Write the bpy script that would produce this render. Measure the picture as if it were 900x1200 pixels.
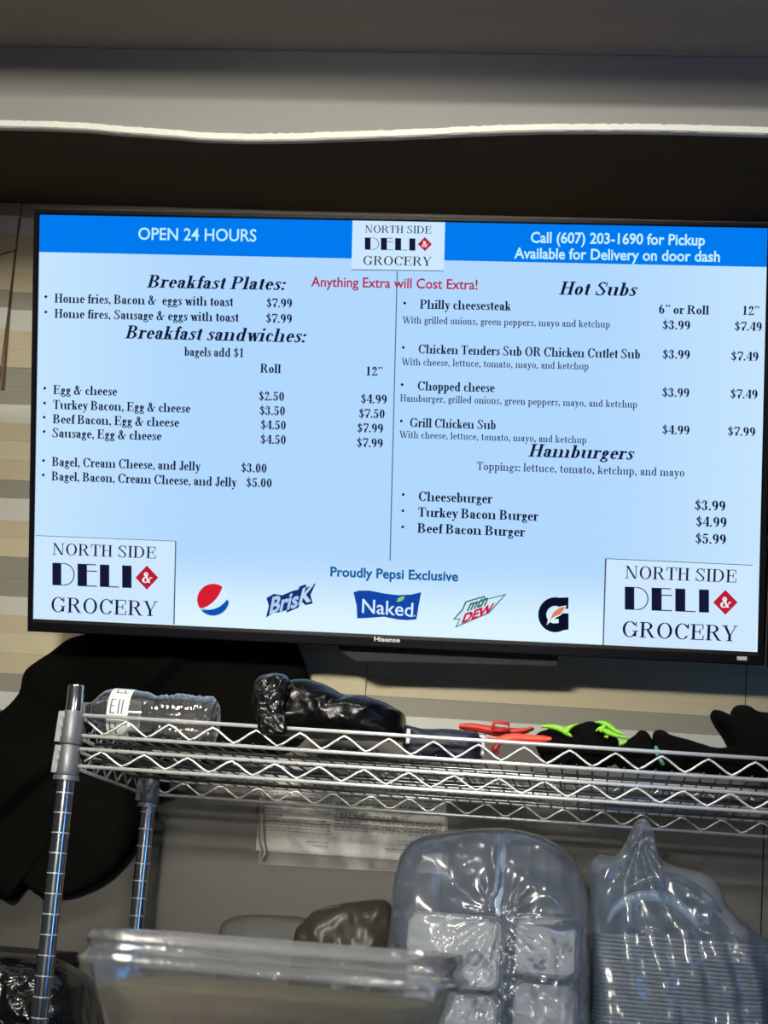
import bpy, bmesh, math, random
from mathutils import Vector, Matrix, noise
random.seed(7)
SC = bpy.context.scene
for o in list(bpy.data.objects): bpy.data.objects.remove(o, do_unlink=True)
COL = SC.collection

# ------------------------------------------------------------------ camera
CAM_POS = Vector((0, 0, 1.5))
FPX = 2100.0                      # focal length in pixels of the 900x1200 frame
CAM_R = Matrix(((0.990654, -0.047278, 0.127944),
                (0.114489, -0.221658, -0.96838),
                (0.074143, 0.973978, -0.214173)))
cam_data = bpy.data.cameras.new('camera')
cam_data.sensor_fit = 'VERTICAL'; cam_data.sensor_height = 36.0
cam_data.lens = FPX / 1200 * 36
cam_data.dof.use_dof = True; cam_data.dof.focus_distance = 2.75; cam_data.dof.aperture_fstop = 9
cam = bpy.data.objects.new('camera', cam_data); COL.objects.link(cam)
cam.matrix_world = Matrix.Translation(CAM_POS) @ CAM_R.to_4x4()
SC.camera = cam

def V(px, py, Y):
    """the world point on the plane y = Y that is seen at this place of the photograph"""
    d = CAM_R @ Vector((px - 450, 600 - py, -FPX))
    return CAM_POS + d * (Y / d.y)

# ------------------------------------------------------------------ world, lights, exposure
w = bpy.data.worlds.new('shop'); SC.world = w; w.use_nodes = True
w.node_tree.nodes['Background'].inputs[0].default_value = (0.85, 0.92, 1.0, 1)
w.node_tree.nodes['Background'].inputs[1].default_value = 0.05
SC.view_settings.view_transform = 'Standard'; SC.view_settings.look = 'None'
SC.view_settings.exposure = 0.0; SC.view_settings.gamma = 1.0
SC.view_settings.use_curve_mapping = False
SC.cycles.max_bounces = 10; SC.cycles.transparent_max_bounces = 24
SC.cycles.sample_clamp_indirect = 4.0

def area(name, loc, aim, sx, sy, power, col):
    l = bpy.data.lights.new(name, 'AREA'); l.shape = 'RECTANGLE'; l.size = sx; l.size_y = sy
    l.energy = power; l.color = col
    o = bpy.data.objects.new(name, l); COL.objects.link(o); o.location = loc
    o.rotation_euler = (Vector(aim) - Vector(loc)).to_track_quat('-Z', 'Y').to_euler()
    return o
area('ceiling_or_fill_lamp', (-1.25, 1.15, 3.42), (-0.9, 2.6, 1.9), 0.5, 0.5, 33, (1.0, 0.95, 0.80))
area('ceiling_or_fill_lamp', (-0.2, 1.55, 3.42), (-0.2, 3.1, 1.6), 0.07, 0.07, 16, (1.0, 0.96, 0.88))
area('ceiling_or_fill_lamp', (-0.7, -1.1, 2.32), (-0.42, 3.16, 1.86), 0.4, 0.15, 6.0, (1.0, 0.95, 0.84)).data.spread = math.radians(31)  # added fill, well below the ceiling, narrow beam on the wall under the screen
area('ceiling_or_fill_lamp', (1.5, -0.8, 2.8), (0.2, 2.6, 1.5), 0.6, 0.4, 8, (0.85, 0.93, 1.0))  # second added fill, cool, from the right behind the camera
area('added_blue_light', (1.35, 1.1, 1.25), (-0.2, 2.7, 1.3), 0.25, 0.9, 8.0, (0.10, 0.36, 1.0))  # blue light added for the streak on the post, its source unseen
area('added_pink_light', (-0.80, 0.1, 2.3), (-0.45, 2.6, 1.75), 0.22, 0.05, 1.6, (1.0, 0.30, 0.50))  # pink light added for a glint on the front rail, its source unseen

# ------------------------------------------------------------------ materials
def mat(name, col, rough=0.5, metal=0.0, spec=0.5, bump=0.0, bscale=40, var=0.0, vscale=8, stretch=(1, 1, 1), emit=None, estr=1.0, coat=0.0, sheen=0.0, bdist=0.002):
    m = bpy.data.materials.new(name); m.use_nodes = True
    nt = m.node_tree; b = nt.nodes['Principled BSDF']
    c = (*col, 1)
    b.inputs['Base Color'].default_value = c
    b.inputs['Roughness'].default_value = rough; b.inputs['Metallic'].default_value = metal
    b.inputs['Specular IOR Level'].default_value = spec
    b.inputs['Coat Weight'].default_value = coat; b.inputs['Sheen Weight'].default_value = sheen
    if emit:
        b.inputs['Emission Color'].default_value = (*emit, 1); b.inputs['Emission Strength'].default_value = estr
    if bump or var:
        tc = nt.nodes.new('ShaderNodeTexCoord'); mp = nt.nodes.new('ShaderNodeMapping')
        mp.inputs['Scale'].default_value = stretch
        nt.links.new(tc.outputs['Object'], mp.inputs['Vector'])
    if bump:
        n = nt.nodes.new('ShaderNodeTexNoise'); n.inputs['Scale'].default_value = bscale; n.inputs['Detail'].default_value = 4
        nt.links.new(mp.outputs[0], n.inputs['Vector'])
        bp = nt.nodes.new('ShaderNodeBump'); bp.inputs['Strength'].default_value = bump; bp.inputs['Distance'].default_value = bdist
        nt.links.new(n.outputs['Fac'], bp.inputs['Height']); nt.links.new(bp.outputs[0], b.inputs['Normal'])
    if var:
        n = nt.nodes.new('ShaderNodeTexNoise'); n.inputs['Scale'].default_value = vscale; n.inputs['Detail'].default_value = 5
        nt.links.new(mp.outputs[0], n.inputs['Vector'])
        mx = nt.nodes.new('ShaderNodeMix'); mx.data_type = 'RGBA'
        mx.inputs[6].default_value = tuple(max(0, x * (1 - var)) for x in col) + (1,)
        mx.inputs[7].default_value = tuple(min(1, x * (1 + var)) for x in col) + (1,)
        nt.links.new(n.outputs['Fac'], mx.inputs[0]); nt.links.new(mx.outputs[2], b.inputs['Base Color'])
    return m

def film(name, col, alpha, rough=0.25, bump=0.6, bscale=25, gloss=0.5, stretch=(1, 1, 1), trans=0.5, bdist=0.004, ridged=False):
    """thin plastic film: part see-through, part milky, with a glossy skin"""
    m = bpy.data.materials.new(name); m.use_nodes = True; nt = m.node_tree
    b = nt.nodes['Principled BSDF']; out = nt.nodes['Material Output']; nt.nodes.remove(b)
    tc = nt.nodes.new('ShaderNodeTexCoord'); mp = nt.nodes.new('ShaderNodeMapping'); mp.inputs['Scale'].default_value = stretch
    nt.links.new(tc.outputs['Object'], mp.inputs[0])
    n = nt.nodes.new('ShaderNodeTexNoise'); n.inputs['Scale'].default_value = bscale; n.inputs['Detail'].default_value = 6
    n.inputs['Distortion'].default_value = 1.2
    if ridged:
        n.noise_type = 'RIDGED_MULTIFRACTAL'; n.inputs['Detail'].default_value = 3; n.inputs['Distortion'].default_value = .6
    nt.links.new(mp.outputs[0], n.inputs['Vector'])
    bp = nt.nodes.new('ShaderNodeBump'); bp.inputs['Strength'].default_value = bump; bp.inputs['Distance'].default_value = bdist
    nt.links.new(n.outputs['Fac'], bp.inputs['Height'])
    d = nt.nodes.new('ShaderNodeBsdfDiffuse'); d.inputs[0].default_value = (*col, 1)
    t = nt.nodes.new('ShaderNodeBsdfTranslucent'); t.inputs[0].default_value = (*col, 1)
    g = nt.nodes.new('ShaderNodeBsdfGlossy'); g.inputs['Roughness'].default_value = rough; g.inputs[0].default_value = (1, 1, 1, 1)
    tr = nt.nodes.new('ShaderNodeBsdfTransparent')
    for s in (d, t, g): nt.links.new(bp.outputs[0], s.inputs['Normal'])
    m1 = nt.nodes.new('ShaderNodeMixShader'); m1.inputs[0].default_value = trans
    nt.links.new(d.outputs[0], m1.inputs[1]); nt.links.new(t.outputs[0], m1.inputs[2])
    m2 = nt.nodes.new('ShaderNodeMixShader'); m2.inputs[0].default_value = alpha
    nt.links.new(tr.outputs[0], m2.inputs[1]); nt.links.new(m1.outputs[0], m2.inputs[2])
    fr = nt.nodes.new('ShaderNodeFresnel'); fr.inputs[0].default_value = 1.45
    nt.links.new(bp.outputs[0], fr.inputs['Normal'])
    mu = nt.nodes.new('ShaderNodeMath'); mu.operation = 'MULTIPLY'; mu.inputs[1].default_value = gloss; mu.use_clamp = True
    nt.links.new(fr.outputs[0], mu.inputs[0])
    m3 = nt.nodes.new('ShaderNodeMixShader'); nt.links.new(mu.outputs[0], m3.inputs[0])
    nt.links.new(m2.outputs[0], m3.inputs[1]); nt.links.new(g.outputs[0], m3.inputs[2])
    nt.links.new(m3.outputs[0], out.inputs[0])
    return m

def glow(name, col, s=1.0):
    """a pixel colour of a lit display"""
    m = bpy.data.materials.new(name); m.use_nodes = True; b = m.node_tree.nodes['Principled BSDF']
    b.inputs['Base Color'].default_value = (0.0, 0.0, 0.0, 1); b.inputs['Roughness'].default_value = 0.5
    b.inputs['Specular IOR Level'].default_value = 0.0
    b.inputs['Emission Color'].default_value = (*col, 1); b.inputs['Emission Strength'].default_value = s
    return m
def rgb(r, g, b):
    return tuple(((c / 255) / 12.92 if c <= 10 else ((c / 255 + 0.055) / 1.055) ** 2.4) for c in (r, g, b))

# ------------------------------------------------------------------ mesh helpers
class MB:
    def __init__(s): s.v = []; s.f = []
    def add(s, vs, fs):
        n = len(s.v); s.v += [tuple(v) for v in vs]; s.f += [tuple(i + n for i in f) for f in fs]
    def box(s, x0, y0, z0, x1, y1, z1):
        s.add([(x0, y0, z0), (x1, y0, z0), (x1, y1, z0), (x0, y1, z0), (x0, y0, z1), (x1, y0, z1), (x1, y1, z1), (x0, y1, z1)],
              [(0, 3, 2, 1), (4, 5, 6, 7), (0, 1, 5, 4), (1, 2, 6, 5), (2, 3, 7, 6), (3, 0, 4, 7)])
    def tube(s, pts, r, seg=8, cap=True):
        pts = [Vector(p) for p in pts]; rs = r if isinstance(r, (list, tuple)) else [r] * len(pts)
        up = None; vs = []
        for i, p in enumerate(pts):
            d = (pts[min(i + 1, len(pts) - 1)] - pts[max(i - 1, 0)]).normalized()
            if up is None:
                up = Vector((0, 0, 1)) if abs(d.z) < 0.9 else Vector((1, 0, 0))
            a = d.cross(up).normalized(); b = a.cross(d).normalized(); up = b
            for k in range(seg):
                t = 2 * math.pi * k / seg
                vs.append(p + (a * math.cos(t) + b * math.sin(t)) * rs[i])
        fs = [(i * seg + k, i * seg + (k + 1) % seg, (i + 1) * seg + (k + 1) % seg, (i + 1) * seg + k) for i in range(len(pts) - 1) for k in range(seg)]
        if cap:
            fs.append(tuple(range(seg))[::-1]); fs.append(tuple((len(pts) - 1) * seg + k for k in range(seg)))
        s.add(vs, fs)
    def lathe(s, prof, seg=32, axis='Z', o=(0, 0, 0), cap=True):
        vs = []
        for h, r in prof:
            for k in range(seg):
                t = 2 * math.pi * k / seg
                c, q = r * math.cos(t), r * math.sin(t)
                vs.append((o[0] + c, o[1] + q, o[2] + h) if axis == 'Z' else (o[0] + h, o[1] + c, o[2] + q))
        n = len(prof)
        fs = [(i * seg + k, i * seg + (k + 1) % seg, (i + 1) * seg + (k + 1) % seg, (i + 1) * seg + k) for i in range(n - 1) for k in range(seg)]
        if cap: fs.append(tuple(range(seg))[::-1]); fs.append(tuple((n - 1) * seg + k for k in range(seg)))
        s.add(vs, fs)
    def loft(s, rings, cap=(True, True)):
        m = len(rings[0]); vs = [p for r in rings for p in r]
        fs = [(i * m + k, i * m + (k + 1) % m, (i + 1) * m + (k + 1) % m, (i + 1) * m + k) for i in range(len(rings) - 1) for k in range(m)]
        if cap[0]: fs.append(tuple(range(m))[::-1])
        if cap[1]: fs.append(tuple((len(rings) - 1) * m + k for k in range(m)))
        s.add(vs, fs)
    def prism(s, poly, y0, y1):
        """poly = [(x,z)...] extruded along y"""
        n = len(poly)
        s.add([(x, y0, z) for x, z in poly] + [(x, y1, z) for x, z in poly],
              [tuple(range(n)), tuple(range(2 * n - 1, n - 1, -1))] + [(i, i + n, (i + 1) % n + n, (i + 1) % n) for i in range(n)])
    def mesh(s, name, m, smooth=False, bevel=0):
        me = bpy.data.meshes.new(name); me.from_pydata(s.v, [], s.f); me.materials.append(m)
        bm = bmesh.new(); bm.from_mesh(me); bmesh.ops.recalc_face_normals(bm, faces=bm.faces)
        if bevel: bmesh.ops.bevel(bm, geom=bm.edges[:], offset=bevel, segments=2, affect='EDGES', profile=0.6)
        bm.to_mesh(me); bm.free()
        if smooth:
            for p in me.polygons: p.use_smooth = True
            if smooth == 'auto': me.set_sharp_from_angle(angle=math.radians(40))
        return me
    def obj(s, name, m, parent=None, smooth=False, bevel=0):
        return link(name, s.mesh(name, m, smooth, bevel), parent)
def link(name, me, parent=None):
    o = bpy.data.objects.new(name, me); COL.objects.link(o)
    if parent: o.parent = parent
    return o
def tag(o, label=None, cat=None, group=None, kind=None):
    if label: o['label'] = label
    if cat: o['category'] = cat
    if group: o['group'] = group
    if kind: o['kind'] = kind
    return o
def thing(name, label, cat, loc=(0, 0, 0), group=None):
    o = link(name, None); o.location = loc
    return tag(o, label, cat, group)
def recenter(o):
    """put the origin of a single-mesh thing at its base"""
    me = o.data; n = len(me.vertices)
    x0 = min(v.co.x for v in me.vertices); x1 = max(v.co.x for v in me.vertices)
    y0 = min(v.co.y for v in me.vertices); y1 = max(v.co.y for v in me.vertices); z0 = min(v.co.z for v in me.vertices)
    c = Vector(((x0 + x1) / 2, (y0 + y1) / 2, z0)); me.transform(Matrix.Translation(-c)); o.location = c
    return c
def smooth_loop(pts, n):
    """closed Catmull-Rom through pts, n samples"""
    m = len(pts); per = [(Vector(pts[(i + 1) % m]) - Vector(pts[i])).length for i in range(m)]
    tot = sum(per); out = []
    for k in range(n):
        d = tot * k / n; i = 0
        while d > per[i] and i < m - 1: d -= per[i]; i += 1
        t = d / per[i] if per[i] else 0
        p0, p1, p2, p3 = (Vector(pts[(i + j) % m]) for j in (-1, 0, 1, 2))
        out.append(0.5 * ((2 * p1) + (p2 - p0) * t + (2 * p0 - 5 * p1 + 4 * p2 - p3) * t * t + (3 * p1 - p0 - 3 * p2 + p3) * t ** 3))
    return out
def fbm(p, oct=4):
    a = 0; s = 1; t = 0
    for _ in range(oct):
        a += s * noise.noise(p); t += s; s *= 0.5; p = p * 2.1
    return a / t
def ridge(p, oct=3):
    a = 0; s = 1; t = 0
    for _ in range(oct):
        a += s * (1 - 2 * abs(noise.noise(p))); t += s; s *= 0.5; p = p * 2.0
    return a / t
def pillow(outline, Y, T, back=None, centre=None, seg=120, rings=22, amp=0.01, freq=14, stretch=(1, 1, 1), puff=0.55, rough=None, fold=None, ridged=True, rimamp=0.25, floor_z=-9):
    """a soft body filling an outline (photo pixels seen on the plane y=Y), T thick to the front"""
    back = T if back is None else back
    P = smooth_loop([Vector((x, y)) for x, y in outline], seg)
    c = Vector(centre) if centre else sum(P, Vector((0, 0))) / len(P)
    mb = MB(); rr = []
    def ring(s, h, sgn):
        out = []
        for p in P:
            q = c + (p - c) * s
            w3 = V(q.x, q.y, Y)
            n3 = Vector((w3.x * stretch[0], w3.y * stretch[1] + sgn * 3, w3.z * stretch[2])) * freq
            d = (ridge(n3) if ridged else fbm(n3)) * amp
            if fold: d += fold(q.x, q.y)
            e = min(1, h * 1.6) * (1 - rimamp) + rimamp
            w3.y += -sgn * ((T if sgn > 0 else back) * h + d * e)
            w3.x += fbm(n3 + Vector((5, 1, 2))) * amp * 0.5; w3.z += fbm(n3 + Vector((1, 7, 3))) * amp * 0.5
            w3.z = max(w3.z, floor_z)
            out.append(w3)
        return out
    for k in range(rings):                       # front centre -> rim
        th = (math.pi / 2) * (k + 0.5) / rings
        rr.append(ring(math.sin(th), math.cos(th) ** puff, 1))
    rr.append(ring(1.0, 0.0, 1))
    for k in range(8)[::-1]:
        th = (math.pi / 2) * (k + 0.5) / 8
        rr.append(ring(math.sin(th), math.cos(th) ** puff, -1))
    mb.loft(rr)
    return mb
# ------------------------------------------------------------------ a Bodoni-like serif, drawn stroke by stroke
def glyphs(s, h=0.055):
    """s = stem weight, h = hairline weight; returns char -> (polygons, advance); cap height 1"""
    G = {}; x = 0.66
    def R(x0, y0, x1, y1): return [[(x0, y0), (x1, y0), (x1, y1), (x0, y1)]]
    def D(x0, y0, x1, y1, w): return [[(x0, y0), (x0 + w, y0), (x1 + w, y1), (x1, y1)]]
    def F(cx, y, w=None, top=False):
        w = w or s + 0.18
        return R(cx - w / 2, y - (h if top else 0), cx + w / 2, y + (0 if top else h))
    def A(cx, cy, rx, ry, a0=0, a1=360, wx=None, wy=None):
        wx = s if wx is None else wx; wy = h if wy is None else wy; n = max(4, int(abs(a1 - a0) / 15)); o = []
        for i in range(n):
            t0 = math.radians(a0 + (a1 - a0) * i / n); t1 = math.radians(a0 + (a1 - a0) * (i + 1) / n)
            q = lambda t, k: (cx + (rx - k * wx) * math.cos(t), cy + (ry - k * wy) * math.sin(t))
            o.append([q(t0, 0), q(t1, 0), q(t1, 1), q(t0, 1)])
        return o
    def dot(cx, cy, r): return [[(cx + r * math.cos(k * math.pi / 4), cy + r * math.sin(k * math.pi / 4)) for k in range(8)]]
    def st(x0, y0, y1, top=True, bot=True, half=False):
        o = R(x0, y0, x0 + s, y1); c = x0 + s / 2
        if bot: o += F(c, y0)
        if top: o += (R(x0 - 0.09, y1 - h, x0 + s, y1) if half else F(c, y1, None, True))
        return o
    m = 0.09
    G['A'] = (D(0.04, 0, 0.36, 1, h) + D(0.78 - s - 0.05, 0, 0.36, 1, s) + R(0.16, 0.32, 0.56, 0.32 + h) + F(0.07, 0, .24) + F(0.73 - s / 2, 0), 0.84)
    G['B'] = (st(m, 0, 1) + A(0.34, 0.75, 0.30, 0.25, -90, 90) + A(0.36, 0.26, 0.34, 0.27, -90, 90) + R(m, 0.5, 0.36, 0.5 + h) + R(m, 1 - h, .34, 1) + R(m, 0, .36, h), 0.78)
    G['C'] = (A(0.43, 0.5, 0.38, 0.52, 35, 325) + R(0.72, 0.68, 0.72 + h, 1) + D(.66, .7, .72, 1, .05), 0.82)
    G['D'] = (st(m, 0, 1) + A(0.36, 0.5, 0.42, 0.5, -90, 90) + R(m, 1 - h, .37, 1) + R(m, 0, .37, h), 0.86)
    G['E'] = (st(m, 0, 1) + R(m, 1 - h, 0.62, 1) + R(m, 0, 0.64, h) + R(m, .5, .46, .5 + h) + R(.46, .36, .46 + h, .7) + R(.61, .7, .61 + h, 1) + R(.63, 0, .63 + h, .3), 0.74)
    G['F'] = (st(m, 0, 1) + R(m, 1 - h, 0.62, 1) + R(m, .5, .46, .5 + h) + R(.46, .36, .46 + h, .7) + R(.61, .7, .61 + h, 1), 0.70)
    G['G'] = (A(0.43, 0.5, 0.38, 0.52, 35, 330) + R(0.72, 0.68, 0.72 + h, 1) + R(.66, .05, .66 + s * .8, .42) + F(.66 + s * .4, .42, .3, True), 0.90)
    G['H'] = (st(m, 0, 1) + st(0.56, 0, 1) + R(m, .5, .6, .5 + h), 0.56 + s + .1)
    G['I'] = (st(m, 0, 1), s + 0.20)
    G['J'] = (st(0.24, .15, 1, bot=False) + A(0.24 + s - .2, .18, .20, .22, 180, 360, s * .9) + dot(.1, .2, .08), 0.3 + s)
    G['K'] = (st(m, 0, 1) + D(.2, .38, .62, 1, h) + D(.78 - s, 0, .34, .58, s) + F(.68, 0) + F(.64, 1, .26, True), 0.84)
    G['L'] = (st(m, 0, 1) + R(m, 0, 0.6, h) + R(.6, 0, .6 + h, .34), 0.70)
    G['M'] = (R(.12, 0, .12 + h, 1) + D(.46, 0, .12, 1, s) + D(.46, 0, .80, 1, h) + st(.80, 0, 1) + F(.14, 0, .22), 1.12 - .09 + s * .4)
    G['N'] = (R(.12, 0, .12 + h, 1) + D(.70 - s + h, 0, .08, 1, s) + R(.70, 0, .70 + h, 1) + F(.14, 0, .24) + F(.73, 1, .24, True) + R(.02, 1 - h, .2, 1), 0.88)
    G['O'] = (A(0.44, 0.5, 0.39, 0.52), 0.88)
    G['P'] = (st(m, 0, 1) + A(0.36, 0.73, 0.32, 0.27, -90, 90) + R(m, .46, .36, .46 + h) + R(m, 1 - h, .36, 1), 0.72)
    G['R'] = (st(m, 0, 1) + A(0.35, 0.75, 0.31, 0.25, -90, 90) + R(m, .5, .36, .5 + h) + R(m, 1 - h, .36, 1) + D(.76 - s, 0, .34, .52, s) + F(.72, 0, .2), 0.82)
    G['S'] = (A(.34, .75, .26, .27, 30, 200, s * .8) + A(.34, .25, .28, .27, 210, 380, s * .8) + D(.5, .28, .1, .72, s * 1.0) + R(.56, .68, .56 + h, 1) + R(.06, 0, .06 + h, .32), 0.70)
    G['T'] = (st(.37 - s / 2, 0, 1, top=False) + R(.04, 1 - h, .70, 1) + R(.04, .7, .04 + h, 1) + R(.66, .7, .66 + h, 1), 0.74)
    G['U'] = (st(m, .3, 1, bot=False) + A(.40, .33, .31, .35, 180, 360) + R(.66, .3, .66 + h, 1) + F(.69, 1, .24, True), 0.82)
    G['V'] = (D(.36, 0, .06, 1, s) + D(.42, 0, .68, 1, h) + F(.12, 1, .3, True) + F(.70, 1, .24, True), 0.80)
    G['W'] = (D(.32, 0, .06, 1, s) + D(.38, 0, .56, 1, h) + D(.74, 0, .48, 1, s) + D(.80, 0, 1.02, 1, h) + F(.13, 1, .3, True) + F(1.04, 1, .24, True), 1.14)
    G['Y'] = (R(.38 - s / 2, 0, .38 + s / 2, .45) + F(.38, 0) + D(.36 - s / 2, .42, .06, 1, s) + D(.42, .42, .66, 1, h) + F(.12, 1, .3, True) + F(.68, 1, .22, True), 0.76)
    # lower case
    G['a'] = (A(.22, .49, .18, .18, 10, 180, s * .8, h) + R(.28, .08, .28 + s, .5) + A(.24, .20, .20, .21, 60, 330, s * .9) + R(.28, 0, .40 + s, h) + A(.28, .5, s, .17, 0, 60, s, h) + dot(.12, .47, .07), 0.42 + s * .7)
    G['b'] = (st(.07, 0, 1, half=True, bot=False) + A(.32, .33, .24, .34, -120, 120) + A(.32, .33, .24, .34, 110, 250, h), 0.60)
    G['c'] = (A(.28, .33, .24, .34, 60, 320) + dot(.40, .50, .075), 0.50)
    G['d'] = (st(.38, 0, 1, half=True, bot=False) + A(.28, .33, .24, .34, 50, 310) + R(.38, 0, .46 + s, h), 0.48 + s)
    G['e'] = (A(.28, .33, .24, .34, 0, 320, s) + R(.08, .33, .48, .33 + h), 0.52)
    G['f'] = (st(.11, 0, .82, top=False) + A(.11 + .16, .80, .16, .21, 60, 180, s * .9) + R(.02, x - h, .38, x) + dot(.34, .9, .07), 0.36)
    G['g'] = (A(.26, .44, .20, .22) + A(.27, -.10, .24, .17, 0, 360, s * .6, h * 1.3) + D(.1, .03, .12, .26, h) + R(.1, .04, .34, .04 + s * .8) + D(.40, .55, .48, .62, .08), 0.52)
    G['h'] = (st(.07, 0, 1, half=True) + A(.07 + s + .10, x - .2, .20, .2, 0, 120, s) + st(.17 + 2 * s - s + .10, 0, x - .2, top=False), 0.36 + 2 * s)
    w2 = .17 + s + .10
    G['n'] = (st(.07, 0, x, half=True) + A(w2 + s - .20, x - .2, .20, .2, 0, 120, s) + st(w2, 0, x - .19, top=False), w2 + s + .09)
    G['h'] = (st(.07, 0, 1, half=True) + A(w2 + s - .20, x - .2, .20, .2, 0, 120, s) + st(w2, 0, x - .19, top=False), w2 + s + .09)
    G['m'] = (st(.07, 0, x, half=True) + A(w2 + s - .20, x - .2, .20, .2, 0, 120, s) + st(w2, 0, x - .19, top=False)
              + A(2 * w2 - .07 + s - .20, x - .2, .20, .2, 0, 120, s) + st(2 * w2 - .07, 0, x - .19, top=False), 2 * w2 + s + .02)
    G['u'] = (R(.07, .2, .07 + s, x) + R(0, x - h, .1, x) + A(.27, .2, .20, .21, 180, 300, s) + R(w2, 0, w2 + s, x) + R(w2 - .08, x - h, w2, x) + R(w2, 0, w2 + s + .07, h), w2 + s + .09)
    G['i'] = (st(.07, 0, x, half=True) + dot(.07 + s / 2, .90, .1), s + .15)
    G['j'] = (R(.1, -.15, .1 + s, x) + R(.02, x - h, .12, x) + A(.1 + s - .16, -.14, .16, .18, 200, 360, s * .8) + dot(.1 + s / 2, .90, .1), s + .17)
    G['k'] = (st(.07, 0, 1, half=True) + D(.2, .26, .42, x, h) + D(.54 - s, 0, .26, .38, s) + F(.48, 0, .24) + F(.44, x, .22, True), 0.60)
    G['l'] = (st(.07, 0, 1, half=True), s + .15)
    G['o'] = (A(.29, .33, .25, .34), 0.58)
    G['p'] = (st(.07, -.32, x, half=True) + A(.32, .33, .24, .34, -120, 120) + A(.32, .33, .24, .34, 110, 250, h), 0.60)
    G['q'] = (st(.36, -.32, x, half=True) + A(.28, .33, .24, .34, 50, 310), 0.58)
    G['r'] = (st(.07, 0, x, half=True) + A(.07 + s + .12, x - .16, .13, .16, 60, 180, h) + dot(.14 + s + .08, x - .1, .08), 0.28 + s)
    G['s'] = (A(.22, .50, .16, .17, 30, 210, s * .7) + A(.22, .16, .17, .17, 210, 390, s * .7) + D(.28, .18, .08, .48, s * .95) + R(.35, .46, .35 + h, x) + R(.04, 0, .04 + h, .2), 0.44)
    G['t'] = (R(.10, .12, .10 + s, .84) + R(.02, x - h, .34, x) + A(.27, .14, .17, .15, 180, 320, s * .9), 0.38)
    G['v'] = (D(.24, 0, .05, x, s) + D(.28, 0, .44, x, h) + F(.10, x, .26, True) + F(.46, x, .2, True), 0.54)
    G['w'] = (D(.22, 0, .05, x, s) + D(.26, 0, .38, x, h) + D(.50, 0, .33, x, s) + D(.54, 0, .68, x, h) + F(.10, x, .26, True) + F(.70, x, .2, True), 0.78)
    G['x'] = (D(.36, 0, .05, x, s) + D(.05, 0, .42, x, h) + F(.1, 0, .2) + F(.46, 0) + F(.1, x, .26, True) + F(.42, x, .2, True), 0.56)
    G['y'] = (D(.24, 0, .05, x, s) + D(.14, -.3, .44, x, h) + dot(.12, -.24, .08) + F(.10, x, .26, True) + F(.46, x, .2, True), 0.54)
    G['z'] = (R(.04, x - h, .44, x) + R(.04, 0, .46, h) + D(.04, 0, .42 - s, x, s), 0.50)
    # digits, signs
    G['0'] = (A(.30, .5, .25, .51), 0.60)
    G['1'] = (st(.22, 0, 1, top=False) + R(.12, .9 - h, .24, .9), 0.60)
    G['2'] = (A(.29, .74, .22, .27, -30, 180, s) + D(.06, 0.05, .42 - s * .3, .58, s * .5) + R(.06, 0, .54, s * .7) + R(.50, 0, .50 + h, .28) + dot(.14, .72, .08), 0.60)
    G['3'] = (A(.27, .76, .22, .25, -90, 150) + A(.26, .26, .26, .28, -150, 90) + dot(.12, .76, .08) + dot(.1, .2, .08), 0.60)
    G['4'] = (R(.34, 0, .34 + s, 1) + F(.34 + s / 2, 0) + D(.03, .28, .34, 1, h) + R(.03, .26, .58, .26 + h), 0.60)
    G['5'] = (R(.12, .48, .12 + h, 1) + R(.12, 1 - s * .8, .50, 1) + A(.27, .32, .27, .34, -150, 130) + dot(.12, .2, .08), 0.60)
    G['6'] = (A(.30, .31, .25, .33) + A(.40, .5, .36, .51, 95, 200, s), 0.60)
    G['7'] = (R(.06, 1 - s * .8, .56, 1) + R(.06, .7, .06 + h, 1) + D(.18, 0, .50, 1 - s * .6, s * .6) + R(.18, 0, .18 + s, .4), 0.60)
    G['8'] = (A(.30, .76, .21, .25, wx=s * .85) + A(.30, .26, .25, .28), 0.60)
    G['9'] = (A(.29, .68, .25, .33) + A(.20, .5, .36, .51, -85, 20, s), 0.60)
    G['$'] = (A(.30, .72, .21, .22, 30, 200, s * .8) + A(.30, .26, .23, .24, 210, 380, s * .8) + D(.42, .28, .10, .70, s) + R(.28, -.12, .28 + h, 1.12) + dot(.47, .74, .07) + dot(.12, .22, .07), 0.60)
    G['&'] = (A(.34, .78, .18, .23, wx=s * .8) + A(.28, .25, .25, .28, 90, 330) + D(.70 - s, 0, .20, .72, s) + D(.50, .12, .72, .52, h) + F(.74, .54, .24, True), 0.88)
    G['.'] = (dot(.13, .09, .10), 0.27)
    G[','] = (dot(.13, .09, .10) + D(.08, -.18, .18, .06, .06), 0.27)
    G[':'] = (dot(.13, .09, .10) + dot(.13, .55, .10), 0.27)
    G['\u201d'] = (dot(.12, .92, .09) + D(.10, .68, .17, .9, .05) + dot(.36, .92, .09) + D(.34, .68, .41, .9, .05), 0.48)
    G['\u2022'] = (dot(.1, .45, .14), 0.3)
    G[' '] = ([], 0.27)
    return G
FONT = {'bold': glyphs(0.185, 0.07), 'reg': glyphs(0.14, 0.07), 'caps': glyphs(0.14, 0.052)}
def serif(text, style='bold', track=0.0):
    out = []; x = 0
    for ch in text:
        ps, adv = FONT[style][ch]
        out += [[(a + x, b) for a, b in p] for p in ps]; x += adv + track
    return out, x - track
_sans_cache = {}
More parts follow.
